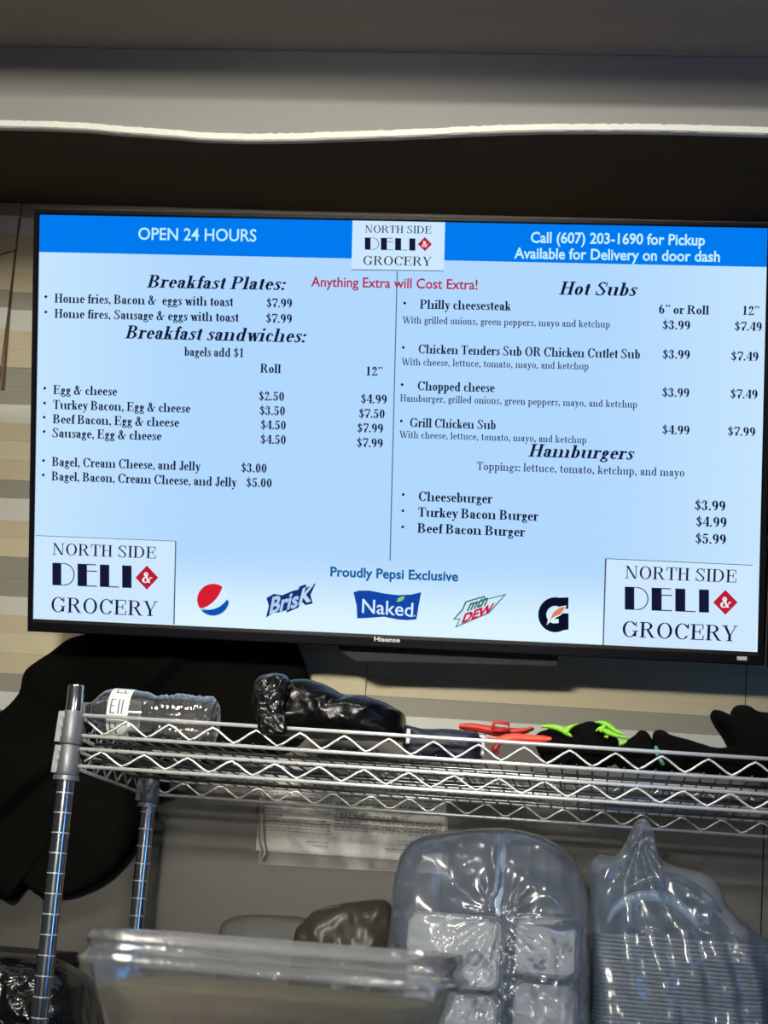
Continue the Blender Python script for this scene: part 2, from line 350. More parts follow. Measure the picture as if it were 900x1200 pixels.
def sans(text, weight=0.0):
    """outline of Blender's built-in sans, as triangles in units of cap height"""
    cu = bpy.data.curves.new('t', 'FONT'); cu.body = text; cu.offset = weight; cu.resolution_u = 3
    o = bpy.data.objects.new('t', cu); COL.objects.link(o)
    dg = bpy.context.evaluated_depsgraph_get(); me = o.evaluated_get(dg).to_mesh()
    vs = [(v.co.x, v.co.y) for v in me.vertices]; k = 1 / 0.727
    polys = [[(vs[i][0] * k, vs[i][1] * k) for i in p.vertices] for p in me.polygons]
    o.evaluated_get(dg).to_mesh_clear(); bpy.data.objects.remove(o); bpy.data.curves.remove(cu)
    return polys, max(q[0] for p in polys for q in p)
# ------------------------------------------------------------------ the room shell
YW = 3.16                                     # face of the back wall
M_fascia = mat('grey_painted_plaster', rgb(136, 135, 129), 0.8, bump=0.25, bscale=60, var=0.06, vscale=5)
M_bead = mat('white_corner_bead', rgb(215, 215, 204), 0.6, bump=0.5, bscale=120, var=0.08, vscale=60)
M_ceil = mat('taupe_ceiling_paint', rgb(176, 164, 144), 0.85, bump=0.3, bscale=90, var=0.05, vscale=6)
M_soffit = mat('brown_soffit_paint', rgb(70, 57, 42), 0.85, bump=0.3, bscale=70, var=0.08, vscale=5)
M_back = mat('dark_wall_backing', rgb(66, 52, 40), 0.9, bump=0.2)
M_floor = mat('speckled_floor', rgb(120, 112, 100), 0.5, var=0.15, vscale=60)
STRIP = {'L': mat('pale_grey_strip', rgb(178, 178, 170), 0.7, bump=0.35, bscale=500, var=0.06, vscale=40, stretch=(1, 1, 6), bdist=0.0006),
         'T': mat('tan_strip', rgb(169, 160, 132), 0.7, bump=0.35, bscale=500, var=0.06, vscale=40, stretch=(1, 1, 6), bdist=0.0006),
         'U': mat('light_tan_strip', rgb(176, 168, 140), 0.7, bump=0.35, bscale=500, var=0.06, vscale=40, stretch=(1, 1, 6), bdist=0.0006),
         'D': mat('dark_grey_strip', rgb(125, 123, 110), 0.7, bump=0.35, bscale=500, var=0.08, vscale=40, stretch=(1, 1, 6), bdist=0.0006)}
M_panel = mat('grey_wall_panel', rgb(67, 65, 59), 0.6, bump=0.15, bscale=30, var=0.08, vscale=4)

wall = MB(); wall.box(-3.0, YW + 0.006, 0, 2.2, YW + 0.12, 3.5)
wall = tag(wall.obj('wall_back', M_back), kind='structure')
fl = MB(); fl.box(-3.0, -1.2, -0.1, 2.2, YW + 0.12, 0); tag(fl.obj('floor', M_floor), kind='structure')
YF = 2.797; ZC = 2.925
ce = MB(); ce.box(-3.0, -1.2, 3.5, 2.2, YW + 0.12, 3.6); tag(ce.obj('ceiling', M_ceil), kind='structure')
ce = MB(); ce.box(-3.0, 2.60, ZC, 2.2, YF + 0.02, 3.5); tag(ce.obj('ceiling_step', M_ceil), kind='structure')

# wavy bulkhead above the screens: lower edge follows the uneven plaster
low = [(-1700, 154), (-1400, 160), (-1100, 153), (-800, 161), (-500, 152), (-380, 158), (-260, 163), (-150, 158), (-70, 151), (0, 149.5), (50, 150.5), (100, 152.5), (150, 157), (200, 160.5), (240, 164), (290, 165.5), (340, 165), (400, 163), (450, 161.5), (500, 159.5), (550, 157), (600, 155), (650, 154), (700, 154), (750, 154), (800, 155), (850, 156.5), (900, 158), (980, 162), (1060, 166), (1150, 164), (1350, 157), (1600, 165), (1900, 156), (2300, 163), (2500, 160)]
lowp = [V(x, y, YF) for x, y in low]
def wave(x):
    for a, b in zip(lowp, lowp[1:]):
        if a.x <= x <= b.x: t = (x - a.x) / (b.x - a.x); t = t * t * (3 - 2 * t) * .5 + t * .5; return a.z + (b.z - a.z) * t
    return lowp[0].z if x < lowp[0].x else lowp[-1].z
xs = [lowp[0].x + (lowp[-1].x - lowp[0].x) * i / 900 for i in range(901)]
def strip_mesh(rows):
    """rows of points -> quads"""
    mb = MB(); n = len(rows[0])
    mb.add([p for r in rows for p in r], [(j * n + i, j * n + i + 1, (j + 1) * n + i + 1, (j + 1) * n + i) for j in range(len(rows) - 1) for i in range(n - 1)])
    return mb
jit = [0.0009 * fbm(Vector((x * 30, 0, 0))) + 0.0022 * noise.noise(Vector((x * 110, 3, 0))) for x in xs]
fa = strip_mesh([[(x, YF, ZC + .0) for x in xs], [(x, YF - .0015, ZC - .002 + .0016 * noise.noise(Vector((x * 60, 9, 0)))) for x in xs], [(x, YF, ZC - .003) for x in xs], [(x, YF, wave(x) + 0.013 + j) for x, j in zip(xs, jit)], [(x, YF + .02, wave(x) + 0.013) for x in xs], [(x, YF + .02, ZC) for x in xs]])
tag(fa.obj('trim_1', M_fascia), kind='structure')
be = strip_mesh([[(x, YF, wave(x) + 0.0135 + j) for x, j in zip(xs, jit)], [(x, YF - .003, wave(x) + 0.0125 + j) for x, j in zip(xs, jit)], [(x, YF - .003, wave(x) + 0.002 + j * .5) for x, j in zip(xs, jit)], [(x, YF, wave(x) - .0005) for x in xs], [(x, YF + .012, wave(x)) for x in xs]])
tag(be.obj('trim_2', M_bead, smooth='auto'), kind='structure')
ZS = V(20, 238, YW).z
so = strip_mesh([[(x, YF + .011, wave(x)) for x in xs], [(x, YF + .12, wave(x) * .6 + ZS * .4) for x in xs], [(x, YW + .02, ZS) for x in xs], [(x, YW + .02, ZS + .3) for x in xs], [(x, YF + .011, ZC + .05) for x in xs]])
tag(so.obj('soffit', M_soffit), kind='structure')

# horizontal cladding strips, each its own piece, in four widths of board
bounds = [(232, 'D'), (255, 'L'), (276, 'T'), (299, 'U'), (321, 'T'), (343, 'D'), (363, 'L'), (388, 'T'), (409, 'T'), (431, 'D'), (453, 'D'), (474, 'L'), (496, 'T'), (517, 'U'), (540, 'T'), (563, 'D'), (584, 'L'), (610, 'T'), (631, 'U'), (653, 'D'), (678, 'D'), (699, 'L'), (721, 'T'), (742, 'U'), (766, 'T'), (790, 'D'), (811, 'L'), (833, None)]
zs = [V(20, y, YW).z for y, _ in bounds]
XC = V(21, 275, YW).x
cols = [(-2.6, -1.83), (-1.8285, XC - .0015), (XC + .0015, -0.4265), (-0.425, 0.2385), (0.24, 0.98), (0.9815, 2.1)]
for ci, (x0, x1) in enumerate(cols):
    dz = (0.003, 0.004, 0, 0.0006, -.0003, 0)[ci]
    for i in range(len(bounds) - 1):
        z1, z0 = zs[i] + dz, zs[i + 1] + dz
        if i == 0: z1 = max(z1, ZS + .01)
        d = random.uniform(0, 0.0005) + (0.0010 if bounds[i][1] in 'TU' else 0)
        mb = MB(); x0_, x1_ = x0, x1
        # each board's lower edge has a small bevelled lip
        mb.prism([(x0_, z0 + .0001), (x1_, z0 + .0001), (x1_, z1 - .0001), (x0_, z1 - .0001)], YW - d, YW + .006)
        o = mb.obj('wall_strip', STRIP[bounds[i][1]], wall, bevel=0.0003)
ZP = zs[-1]
# plain grey panels under the strips, with open joints
px = [-2.6, -1.62, V(523, 958, YW).x, V(893, 1050, YW).x, 2.1]
for a, b in zip(px, px[1:]):
    mb = MB(); mb.box(a + .001, YW - .001, 0.1, b - .001, YW + .006, ZP - .001)
    mb.obj('wall_panel', M_panel, wall, bevel=0.0005)
# peeling brown joint at the left of the screen
cr = MB(); pts = [(23, 256), (20, 290), (15.6, 330), (12.4, 362), (9.4, 392), (6.4, 425), (3.6, 457)]
cw = [.0006, .0007, .0008, .0010, .0022, .0030, .0034]
cr.loft([[V(x, y, YW) + Vector((dx, dy, 0)) for dx, dy in ((-c, -.004), (c, -.004), (c, .004), (-c, .004))] for (x, y), c in zip(pts, cw)])
tag(cr.obj('trim_3', mat('bare_brown_edge', rgb(84, 62, 44), 0.9, bump=.6, bscale=200, var=.3, vscale=90)), kind='structure')
c2 = MB(); c2.tube([V(-12, 304, YW) + Vector((0, -.003, 0)), V(8, 297, YW) + Vector((0, -.004, 0)), V(20, 293.5, YW) + Vector((0, -.003, 0))], .0011, 6)
tag(c2.obj('thin_cable', mat('black_cable', rgb(30, 26, 22), .6)), 'short thin black wire tacked across the wall joint left of the screen', 'wire')
recenter(bpy.data.objects['thin_cable'])

# ------------------------------------------------------------------ the lit menu television
TV = thing('television', 'large wall screen showing the lit blue and white deli menu', 'television', (-0.375453, 2.838768, 2.268243))
ct, stt = math.cos(.265054), math.sin(.265054)
Rx = Matrix(((1, 0, 0), (0, ct, -stt), (0, stt, ct)))
TV.rotation_euler = (Matrix.Rotation(.002068, 3, 'Z') @ Rx @ Matrix.Rotation(-.012924, 3, 'Y')).to_euler()
TVR = Matrix.Rotation(.002068, 3, 'Z') @ Rx @ Matrix.Rotation(-.012924, 3, 'Y')
TVC = Vector(TV.location)
def S(px, py, y=0.0):
    """photo pixel -> (x, z) on the screen's own plane"""
    d = CAM_R @ Vector((px - 450, 600 - py, -FPX)); n = TVR @ Vector((0, 1, 0))
    p = CAM_POS + d * ((TVC - CAM_POS).dot(n) / d.dot(n))
    q = TVR.transposed() @ (p - TVC)
    return (q.x, q.z)
M_bez = mat('glossy_black_bezel', rgb(7, 7, 12), 0.35, spec=0.12)
M_house = mat('matt_black_housing', rgb(20, 20, 20), 0.7)
sc = [S(46.7, 251.7), S(899.5, 267.5), S(887.5, 764), S(39, 725)]
ou = [S(40.5, 245), S(907, 261.5), S(894.5, 779.5), S(33, 739.5)]
bz = MB()
rings = []
for y, k in ((0.0, sc), (-0.004, sc), (-0.006, [tuple(a + (b - a) * .25 for a, b in zip(p, q)) for p, q in zip(sc, ou)]), (-0.006, [tuple(a + (b - a) * .9 for a, b in zip(p, q)) for p, q in zip(sc, ou)]), (-0.004, ou), (0.028, ou)):
    rings.append([(p[0], y, p[1]) for p in k])
bz.loft(rings, cap=(False, True)); bz.obj('bezel', M_bez, TV)
ed = MB(); o1 = [(p[0], p[1]) for p in ou]
edge = 0.0006
tl, tr, br, bl = ou
ed.loft([[(x, y, z + a) for (x, z, y, a) in ((tl[0], tl[1], -.0045, -.0002), (tl[0], tl[1], -.0045, edge), (tl[0], tl[1], .028, edge), (tl[0], tl[1], .028, -.0002))],
         [(x, y, z + a) for (x, z, y, a) in ((tr[0], tr[1], -.0045, -.0002), (tr[0], tr[1], -.0045, edge), (tr[0], tr[1], .028, edge), (tr[0], tr[1], .028, -.0002))]])
ed.obj('top_edge_strip', mat('brushed_dark_metal', rgb(70, 64, 60), 0.45, 0.8), TV)
hs = MB(); hs.box(-.50, .028, -.30, .50, .055, .26); hs.obj('rear_shell', M_house, TV, bevel=.006)
hb = MB(); a = S(393, 776); b = S(652, 786)
hb.loft([[(a[0] + .002, y, -.28) , (b[0], y, -.28), (b[0], y, b[1] + (.0 if y > .04 else .004)), (a[0] + .03, y, a[1]), (a[0], y, a[1] + .018)] for y in (.03, .085)])
hb.obj('shadow_housing', M_house, TV)  # rear housing extended as a dark block where its shadow falls
mo = MB(); mo.box(-.12, .055, -.12, .12, .16, .1)
for s in (-.1, .1): mo.tube([(s, .15, 0), (s, .30, 0.06)], .012)
mo.obj('mount_bracket', M_house, TV)

# the picture on the screen
def screen_mat():
    m = glow('menu_background', rgb(172, 212, 255)); nt = m.node_tree; b = nt.nodes['Principled BSDF']
    tc = nt.nodes.new('ShaderNodeTexCoord'); sx = nt.nodes.new('ShaderNodeSeparateXYZ'); nt.links.new(tc.outputs['Object'], sx.inputs[0])
    # backlight of the panel is stronger along its bottom and side edges
    def ramp(sock, lo, hi):
        r = nt.nodes.new('ShaderNodeMapRange'); r.interpolation_type = 'SMOOTHSTEP'
        r.inputs[1].default_value = lo; r.inputs[2].default_value = hi; nt.links.new(sock, r.inputs[0]); return r.outputs[0]
    a = ramp(sx.outputs[2], -.20, -.34)
    ab = nt.nodes.new('ShaderNodeMath'); ab.operation = 'ABSOLUTE'; nt.links.new(sx.outputs[0], ab.inputs[0])
    c = ramp(ab.outputs[0], .30, .66)
    c2 = nt.nodes.new('ShaderNodeMath'); c2.operation = 'MULTIPLY'; c2.inputs[1].default_value = .45; nt.links.new(c, c2.inputs[0])
    mxm = nt.nodes.new('ShaderNodeMath'); mxm.operation = 'MAXIMUM'; nt.links.new(a, mxm.inputs[0]); nt.links.new(c2.outputs[0], mxm.inputs[1])
    mx = nt.nodes.new('ShaderNodeMix'); mx.data_type = 'RGBA'
    mx.inputs[6].default_value = (*rgb(177, 216, 254), 1); mx.inputs[7].default_value = (*rgb(222, 246, 255), 1)
    nt.links.new(mxm.outputs[0], mx.inputs[0]); nt.links.new(mx.outputs[2], b.inputs['Emission Color'])
    return m
sm = MB(); sm.add([(p[0], 0, p[1]) for p in sc[::-1]], [(0, 1, 2, 3)])
screen = sm.obj('screen', screen_mat(), TV)
INK = glow('ink_navy', rgb(16, 26, 60)); INKL = glow('ink_grey_blue', rgb(32, 46, 84)); WHITE = glow('header_lettering', rgb(190, 238, 255))
HEAD = glow('header_blue', rgb(0, 122, 238)); RED = glow('ink_red', rgb(176, 34, 74)); TEAL = glow('ink_teal', rgb(20, 98, 158))
LOGOBG = glow('logo_card', rgb(205, 232, 255)); LINE = glow('rule_grey', rgb(92, 116, 150)); RULEDK = glow('rule_dark', rgb(80, 95, 125))
LNAVY = glow('logo_navy', rgb(22, 24, 58)); LRED = glow('logo_red', rgb(186, 30, 52))
def flat(name, polys, m, lay=1):
    """polys in screen metres (x, z)"""
    mb = MB(); y = -0.0003 * lay
    for p in polys: mb.add([(a, y, b) for a, b in p], [tuple(range(len(p)))])
    me = bpy.data.meshes.new(name); me.from_pydata(mb.v, [], mb.f); me.materials.append(m)
    return link(name, me, screen)
def px_(name, polys, m, lay=1): return flat(name, [[S(*q) for q in p] for p in polys], m, lay)
def text(name, t, x0, x1, yb, cap, m=None, style='bold', shear=0.0, lay=4, weight=0.0, flatm=False, slope=0.03, track=0.0):
    u0, v0 = S(x0, yb); u1, _ = S(x1, yb + slope * (x1 - x0)); _, vc = S(x0, yb - cap); c = vc - v0
    if style == 'sans': ps, adv = sans(t, weight)
    else: ps, adv = serif(t, style, track)
    k = (u1 - u0 - shear * c * 0.6) / adv
    return flat(name, [[(u0 + a * k + b * c * shear, v0 + b * c) for a, b in p] for p in ps], m or INK, lay)
px_('header_bar', [[(46.7, 251.7), (899.5, 267.5), (898.4, 313), (46.1, 295.3)]], HEAD, 1)
text('header_text', 'OPEN 24 HOURS', 161.5, 300.5, 280.8, 14.8, WHITE, 'sans', weight=.012, slope=.017)
text('header_text', 'Call (607) 203-1690 for Pickup', 621.5, 826, 284.3, 13, WHITE, 'sans', weight=.022, slope=.02)
text('header_text', 'Available for Delivery on door dash', 603, 843.5, 302.7, 13, WHITE, 'sans', weight=.022, slope=.02)
text('notice_text', 'Anything Extra will Cost Extra!', 365, 559.5, 335.6, 12, RED, 'sans', weight=.014, slope=.02)
text('notice_text', 'Proudly Pepsi Exclusive', 386.5, 537, 675, 11.5, TEAL, 'sans', weight=.028, slope=.045)
px_('divider_rule', [[(464.9, 318), (466.2, 318), (457.8, 657), (456.4, 657)]], LINE, 1)
H = dict(shear=.26, track=.03)
for t, x0, x1, y, c in (('Breakfast Plates:', 172, 336, 337, 15), ('Breakfast sandwiches:', 146.5, 360, 396.6, 15.5), ('Hot Subs', 655, 747, 345.3, 15.5), ('Hamburgers', 619, 743.5, 535, 15)):
    text('heading_text', t, x0, x1, y, c, INK, 'bold', **H)
items = [('Home fries, Bacon &  eggs with toast', 64, 273.5, 354.7), ('Home fires, Sausage & eggs with toast', 64, 280, 372.5), ('Egg & cheese', 62.5, 137.5, 461.8), ('Turkey Bacon, Egg & cheese', 62, 223.3, 479.2), ('Beef Bacon, Egg & cheese', 62, 210.3, 496), ('Sausage, Egg & cheese', 61, 189.5, 512.3), ('Bagel, Cream Cheese, and Jelly', 61, 235, 546), ('Bagel, Bacon, Cream Cheese, and Jelly', 60.5, 277.5, 563),
         ('Philly cheesesteak', 492, 598.7, 361.8), ('Chicken Tenders Sub OR Chicken Cutlet Sub', 490, 750.3, 414.2), ('Chopped cheese', 489, 579.7, 457.3), ('Grill Chicken Sub', 480, 581.3, 500.3), ('Cheeseburger', 490, 577, 587), ('Turkey Bacon Burger', 489.5, 631, 605.4), ('Beef Bacon Burger', 489, 615.3, 624.2)]
for t, x0, x1, y in items: text('menu_item_text', t, x0, x1, y, 11.3 if 'urger' in t or 'Cheeseb' in t else 10.7)
for x, y in ((54, 347.7), (54, 365.7), (52.7, 455), (52.5, 472.3), (52, 489), (52, 505.7), (51.3, 539.7), (51, 556.5), (474.3, 355.3), (472.7, 407.3), (471.3, 450.7), (470.3, 493.3), (472.5, 579.5), (472.2, 598.5), (472, 617.5)):
    px_('bullet_dot', [[(x + 1.7 * math.cos(k * .785), y + 1.7 * math.sin(k * .785)) for k in range(8)]], INK, 4)
for t, x0, x1, y, c in (('With grilled onions, green peppers, mayo and ketchup', 471.5, 715, 378.8, 8.3), ('With cheese, lettuce, tomato, mayo, and ketchup', 470.5, 690, 427.8, 8.3), ('Hamburger, grilled onions, green peppers, mayo, and ketchup', 469, 746.7, 470.4, 8.3), ('With cheese, lettuce, tomato, mayo, and ketchup', 468, 687.3, 513, 8.3), ('Toppings: lettuce, tomato, ketchup, and mayo', 558.5, 802.3, 550.7, 9.5)):
    text('description_text', t, x0, x1, y, c, INKL, 'reg', track=.03)
for t, x0, x1, y in (('bagels add $1', 216, 286.3, 417), ('Roll', 305, 329.5, 436.7), ('12\u201d', 428, 448.5, 440), ('6\u201d or Roll', 771.7, 831, 367.5), ('12\u201d', 869, 889.7, 369), ):
    text('column_heading_text', t, x0, x1, y, 10.5)
for t, x0, x1, y in (('$7.99', 311.7, 342.7, 360), ('$7.99', 311.2, 342.5, 378), ('$2.50', 302.7, 333.5, 469), ('$3.50', 303.7, 334.5, 486), ('$4.50', 305, 335.5, 502.7), ('$4.50', 304.7, 335.5, 519.7),
                     ('$4.99', 422.3, 453.7, 472.3), ('$7.50', 420, 451.3, 489.4), ('$7.99', 418, 449.3, 506.3), ('$7.99', 417.5, 449, 523.6), ('$3.00', 282, 313, 553), ('$5.00', 288, 319, 570.3),
                     ('$3.99', 775.7, 809, 385.7), ('$7.49', 860, 893, 387.3), ('$3.99', 775.7, 808.7, 420), ('$7.49', 856, 889, 422.3), ('$3.99', 775.3, 808, 464.7), ('$7.49', 855, 888, 466.4), ('$4.99', 775.3, 808.3, 508.4), ('$7.99', 852, 885.3, 510.3),
                     ('$3.99', 813.3, 850.3, 597.4), ('$4.99', 814.7, 851.7, 616.6), ('$5.99', 814, 851, 636.5)):
    text('price_text', t, x0, x1, y, 10.4 if y < 590 else 11.6)

def lerp(p, q, t): return (p[0] + (q[0] - p[0]) * t, p[1] + (q[1] - p[1]) * t)
def deli_logo(ns, gr, dl, dia, card=None, rules=()):
    """ns, gr = (x0, x1, baseline, cap); dl = (x0, x1, top, bottom, slope); dia = (cx, cy, rx, ry)"""
    if card: px_('logo_card', [card], LOGOBG, 2)
    for r in rules: px_('logo_rule', [r], RULEDK, 3)
    text('logo_text', 'NORTH SIDE', ns[0], ns[1], ns[2], ns[3], LNAVY, 'caps', track=.04, slope=.035)
    text('logo_text', 'GROCERY', gr[0], gr[1], gr[2], gr[3], LNAVY, 'caps', track=.04, slope=.035)
    x0, x1, y0, y1, sl = dl; w = (x1 - x0) / 462; h = (y1 - y0)
    def B(a, b, c, d): # units: a..b across (0..462), c..d down (0..1)
        return [(x0 + a * w, y0 + c * h + sl * a * w), (x0 + b * w, y0 + c * h + sl * b * w), (x0 + b * w, y0 + d * h + sl * b * w), (x0 + a * w, y0 + d * h + sl * a * w)]
    P = [B(0, 52, 0, 1), B(147, 202, 0, 1), B(277, 332, 0, 1), B(407, 462, 0, 1), B(202, 254, 0, .045), B(202, 260, .29, .335), B(202, 260, .955, 1), B(332, 389, .955, 1), B(50, 72, 0, .03), B(50, 72, .97, 1)]
    n = 12
    for i in range(n):
        a, b = (-math.pi / 2 + math.pi * k / n for k in (i, i + 1)); q = []
        for t, k in ((a, 0), (b, 0), (b, 1), (a, 1)):
            xx = 70 + (60 - 6 * k) * math.cos(t); yy = .5 + (.5 - .04 * k) * math.sin(t)
            q.append((x0 + xx * w, y0 + yy * h + sl * xx * w))
        P.append(q)
    px_('logo_deli_lettering', P, LNAVY, 4)
    cx, cy, rx, ry = dia
    px_('logo_diamond', [[(cx - rx, cy), (cx, cy - ry), (cx + rx, cy), (cx, cy + ry)]], LRED, 4)
    text('logo_ampersand', '&', cx - rx * .45, cx + rx * .5, cy + ry * .4, ry * .85, glow('logo_white', rgb(236, 246, 255)), 'bold', lay=5)
deli_logo((427.7, 505.8, 272.6, 8.6), (425.2, 505.4, 310.4, 10.6), (427.7, 486.8, 278.4, 292.6, .02), (498, 286.2, 8.2, 8.2), [(413.3, 256.6), (521.7, 258.8), (520.4, 317.3), (411.9, 315.8)], [[(411.9, 315.6), (520.4, 317.1), (520.4, 318), (411.9, 316.6)]])
deli_logo((61.6, 183.6, 649.8, 13.6), (59.3, 184, 716.8, 17.4), (61.6, 154.4, 659.4, 685.6, .037), (172.3, 676.8, 13.4, 14.2), [(42, 627.4), (206, 634), (204, 731), (39.2, 724.2)], [[(205.4, 634), (206.8, 634), (204.8, 731.6), (203.2, 731.6)], [(42, 627.2), (206, 633.8), (206, 634.5), (42, 627.9)]])
deli_logo((732.2, 863.6, 677.6, 14.8), (728.2, 863.4, 745.9, 18.2), (732.2, 830.8, 687.4, 714.2, .037), (850, 705.8, 14.3, 14.6), [(709.7, 654.4), (886.8, 662.4), (885.6, 763), (706.8, 755.6)], [[(709, 654.4), (710.8, 654.4), (707.6, 756.2), (706, 756.2)], [(710, 654.2), (882, 662), (882, 662.8), (710, 655)]])
# round red-white-blue logo
cx, cy, R_ = 249.9, 702.7, 18.6
px_('round_logo_disc', [[(cx + 19.8 * math.cos(k * .1963), cy + 19.8 * math.sin(k * .1963)) for k in range(32)]], glow('logo_halo', rgb(206, 232, 255)), 2)
def arc(a0, a1, n=16, r=R_): return [(cx + r * math.cos(math.radians(a0 + (a1 - a0) * i / n)), cy + r * math.sin(math.radians(a0 + (a1 - a0) * i / n))) for i in range(n + 1)]
z = lambda pts: [(200 + x / 4.5, 670 + y / 4.5) for x, y in pts]
px_('round_logo_red', [arc(-54, -210, 20) + z([(165, 193), (190, 184), (215, 168), (238, 146), (256, 120), (268, 96)])], glow('logo_bright_red', rgb(214, 30, 50)), 3)
px_('round_logo_blue', [arc(8, 151, 20) + z([(200, 201), (230, 196), (258, 184), (282, 165), (298, 145)])], glow('logo_mid_blue', rgb(10, 84, 176)), 3)
px_('round_logo_white', [arc(-54, 8, 8) + z([(298, 145), (282, 165), (258, 184), (230, 196), (200, 201), (163, 204)]) + arc(151, 150, 1) + z([(165, 193), (190, 184), (215, 168), (238, 146), (256, 120), (268, 96)])], glow('logo_white_blue', rgb(214, 240, 255)), 3)
# slanted soft-drink logo
DKB = glow('logo_deep_blue', rgb(18, 52, 116))
px_('slanted_logo_ground', [z([(503, 242), (518, 180), (506, 138), (545, 116), (588, 124), (640, 102), (672, 94), (682, 76), (714, 66), (716, 84), (766, 60), (738, 122), (750, 168), (710, 176), (696, 160), (672, 190), (610, 216), (612, 202), (575, 214), (540, 218)])], DKB, 3)
def placed(name, t, m, style, org, ex, ey, lay=5, weight=0.0):
    """text in an affine frame: org, end of line, top of first letter (photo pixels)"""
    ps, adv = sans(t, weight) if style == 'sans' else serif(t, style)
    f = lambda a, b: S(org[0] + (ex[0] - org[0]) * a / adv + (ey[0] - org[0]) * b, org[1] + (ex[1] - org[1]) * a / adv + (ey[1] - org[1]) * b)
    return flat(name, [[f(a, b) for a, b in p] for p in ps], m, lay)
q = z([(516, 222), (735, 158), (530, 128), (690, 86)])
placed('slanted_logo_text', 'Bris', glow('logo_pale_blue', rgb(172, 206, 240)), 'sans', q[0], z([(668, 184)])[0], z([(534, 132)])[0], 5, .03)
placed('slanted_logo_text', 'K', glow('logo_pale_blue', rgb(190, 218, 246)), 'sans', z([(670, 176)])[0], z([(742, 152)])[0], z([(694, 86)])[0], 5, .03)
# blue flag logo
z8 = lambda pts: [(400 + x / 3, 670 + y / 3) for x, y in pts]
px_('flag_logo_ground', [z8([(43, 72), (62, 66), (100, 66), (150, 76), (200, 82), (245, 80), (281, 72), (272, 120), (264, 168), (232, 170), (200, 168), (150, 158), (100, 162), (56, 164), (54, 120)])], glow('logo_royal_blue', rgb(20, 70, 168)), 3)
placed('flag_logo_text', 'Naked', glow('logo_cream', rgb(214, 240, 255)), 'sans', z8([(68, 143)])[0], z8([(252, 158)])[0], z8([(70, 92)])[0], 5, .008)
px_('flag_logo_leaf', [z8([(194, 104), (200, 92), (216, 86), (224, 88), (216, 100), (204, 106)])], glow('logo_leaf_green', rgb(130, 205, 120)), 5)
px_('flag_logo_dot', [z8([(256, 152), (260, 152), (260, 157), (256, 157)])], glow('logo_cream2', rgb(214, 240, 255)), 5)
# jagged green and red logo
GRN = glow('logo_dark_green', rgb(62, 112, 110))
og = z8([(392, 168), (424, 132), (436, 104), (504, 84), (508, 96), (582, 77), (520, 146), (400, 197), (414, 168)])
px_('jagged_logo_outline', [og], GRN, 3)
gc = (sum(p[0] for p in og) / len(og), sum(p[1] for p in og) / len(og) + 1)
px_('jagged_logo_ground', [z8([(400, 165), (428, 135), (440, 108), (500, 90), (504, 100), (572, 83), (517, 142), (406, 191), (419, 165)])], glow('logo_ground_white', rgb(205, 236, 246)), 4)
placed('jagged_logo_text', 'mtn', GRN, 'sans', z8([(440, 138)])[0], z8([(508, 116)])[0], z8([(458, 98)])[0], 5, .04)
placed('jagged_logo_text', 'DEW', glow('logo_pinkish_red', rgb(206, 28, 78)), 'sans', z8([(421, 181)])[0], z8([(528, 142)])[0], z8([(434, 147)])[0], 5, .05)
# bold letter G with a bolt
gcx, gcy = 400 + 752 / 3, 670 + 151 / 3
def ga(a0, a1, ro, ri, n=18):
    o = []
    for i in range(n):
        a, b = (math.radians(a0 + (a1 - a0) * k / n) for k in (i, i + 1))
        o.append([(gcx + ro * math.cos(a), gcy + ro * 1.03 * math.sin(a)), (gcx + ro * math.cos(b), gcy + ro * 1.03 * math.sin(b)), (gcx + ri * math.cos(b), gcy + ri * math.sin(b)), (gcx + ri * math.cos(a), gcy + ri * math.sin(a))])
    return o
BLK = glow('logo_black', rgb(12, 18, 40))
px_('letter_logo', ga(55, 300, 20, 10.4) + [z8([(735, 92), (799, 90), (798, 130), (768, 131), (764, 120), (742, 120)]), z8([(752, 146), (799, 146), (799, 203), (778, 206), (748, 212), (740, 182), (764, 180), (764, 166), (752, 166)])], BLK, 3)
px_('letter_logo_bolt_edge', [z8([(792, 118), (770, 122), (742, 138), (726, 170), (722, 188), (742, 168), (772, 152), (786, 132)])], glow('bolt_white', rgb(226, 240, 250)), 5)
px_('letter_logo_bolt', [z8([(786, 122), (768, 126), (746, 142), (732, 172), (744, 160), (768, 150), (782, 134)])], glow('bolt_orange', rgb(214, 130, 100)), 6)
# maker's name and sticker on the bezel
def on_bezel(name, t, x0, x1, yb, cap, m, weight=.02):
    u0, v0 = S(x0, yb); u1, v1 = S(x1, yb + .045 * (x1 - x0)); _, vc = S(x0, yb - cap)
    ps, adv = sans(t, weight); mb = MB()
    for p in ps: mb.add([(u0 + a * (u1 - u0) / adv, -.0064, v0 + (v1 - v0) * a / adv + b * (vc - v0)) for a, b in p], [tuple(range(len(p)))])
    me = bpy.data.meshes.new(name); me.from_pydata(mb.v, [], mb.f); me.materials.append(m); link(name, me, TV)
on_bezel('maker_lettering', 'Hisense', 438.5, 469.2, 750.8, 5.4, mat('glowing_silver_print', rgb(190, 190, 190), .4, emit=(.4, .4, .4), estr=.1))  # plain print given a faint glow to look brighter
st = MB(); a = S(863.5, 768.5); b = S(875, 773.5); st.box(a[0], -.0066, b[1], b[0], -.006, a[1]); st.obj('small_sticker', mat('grey_sticker', rgb(170, 168, 165), .5), TV)
on_bezel('sticker_lettering', 'Roku', 864.5, 874, 772.6, 3, mat('dark_print', rgb(60, 58, 66), .5))

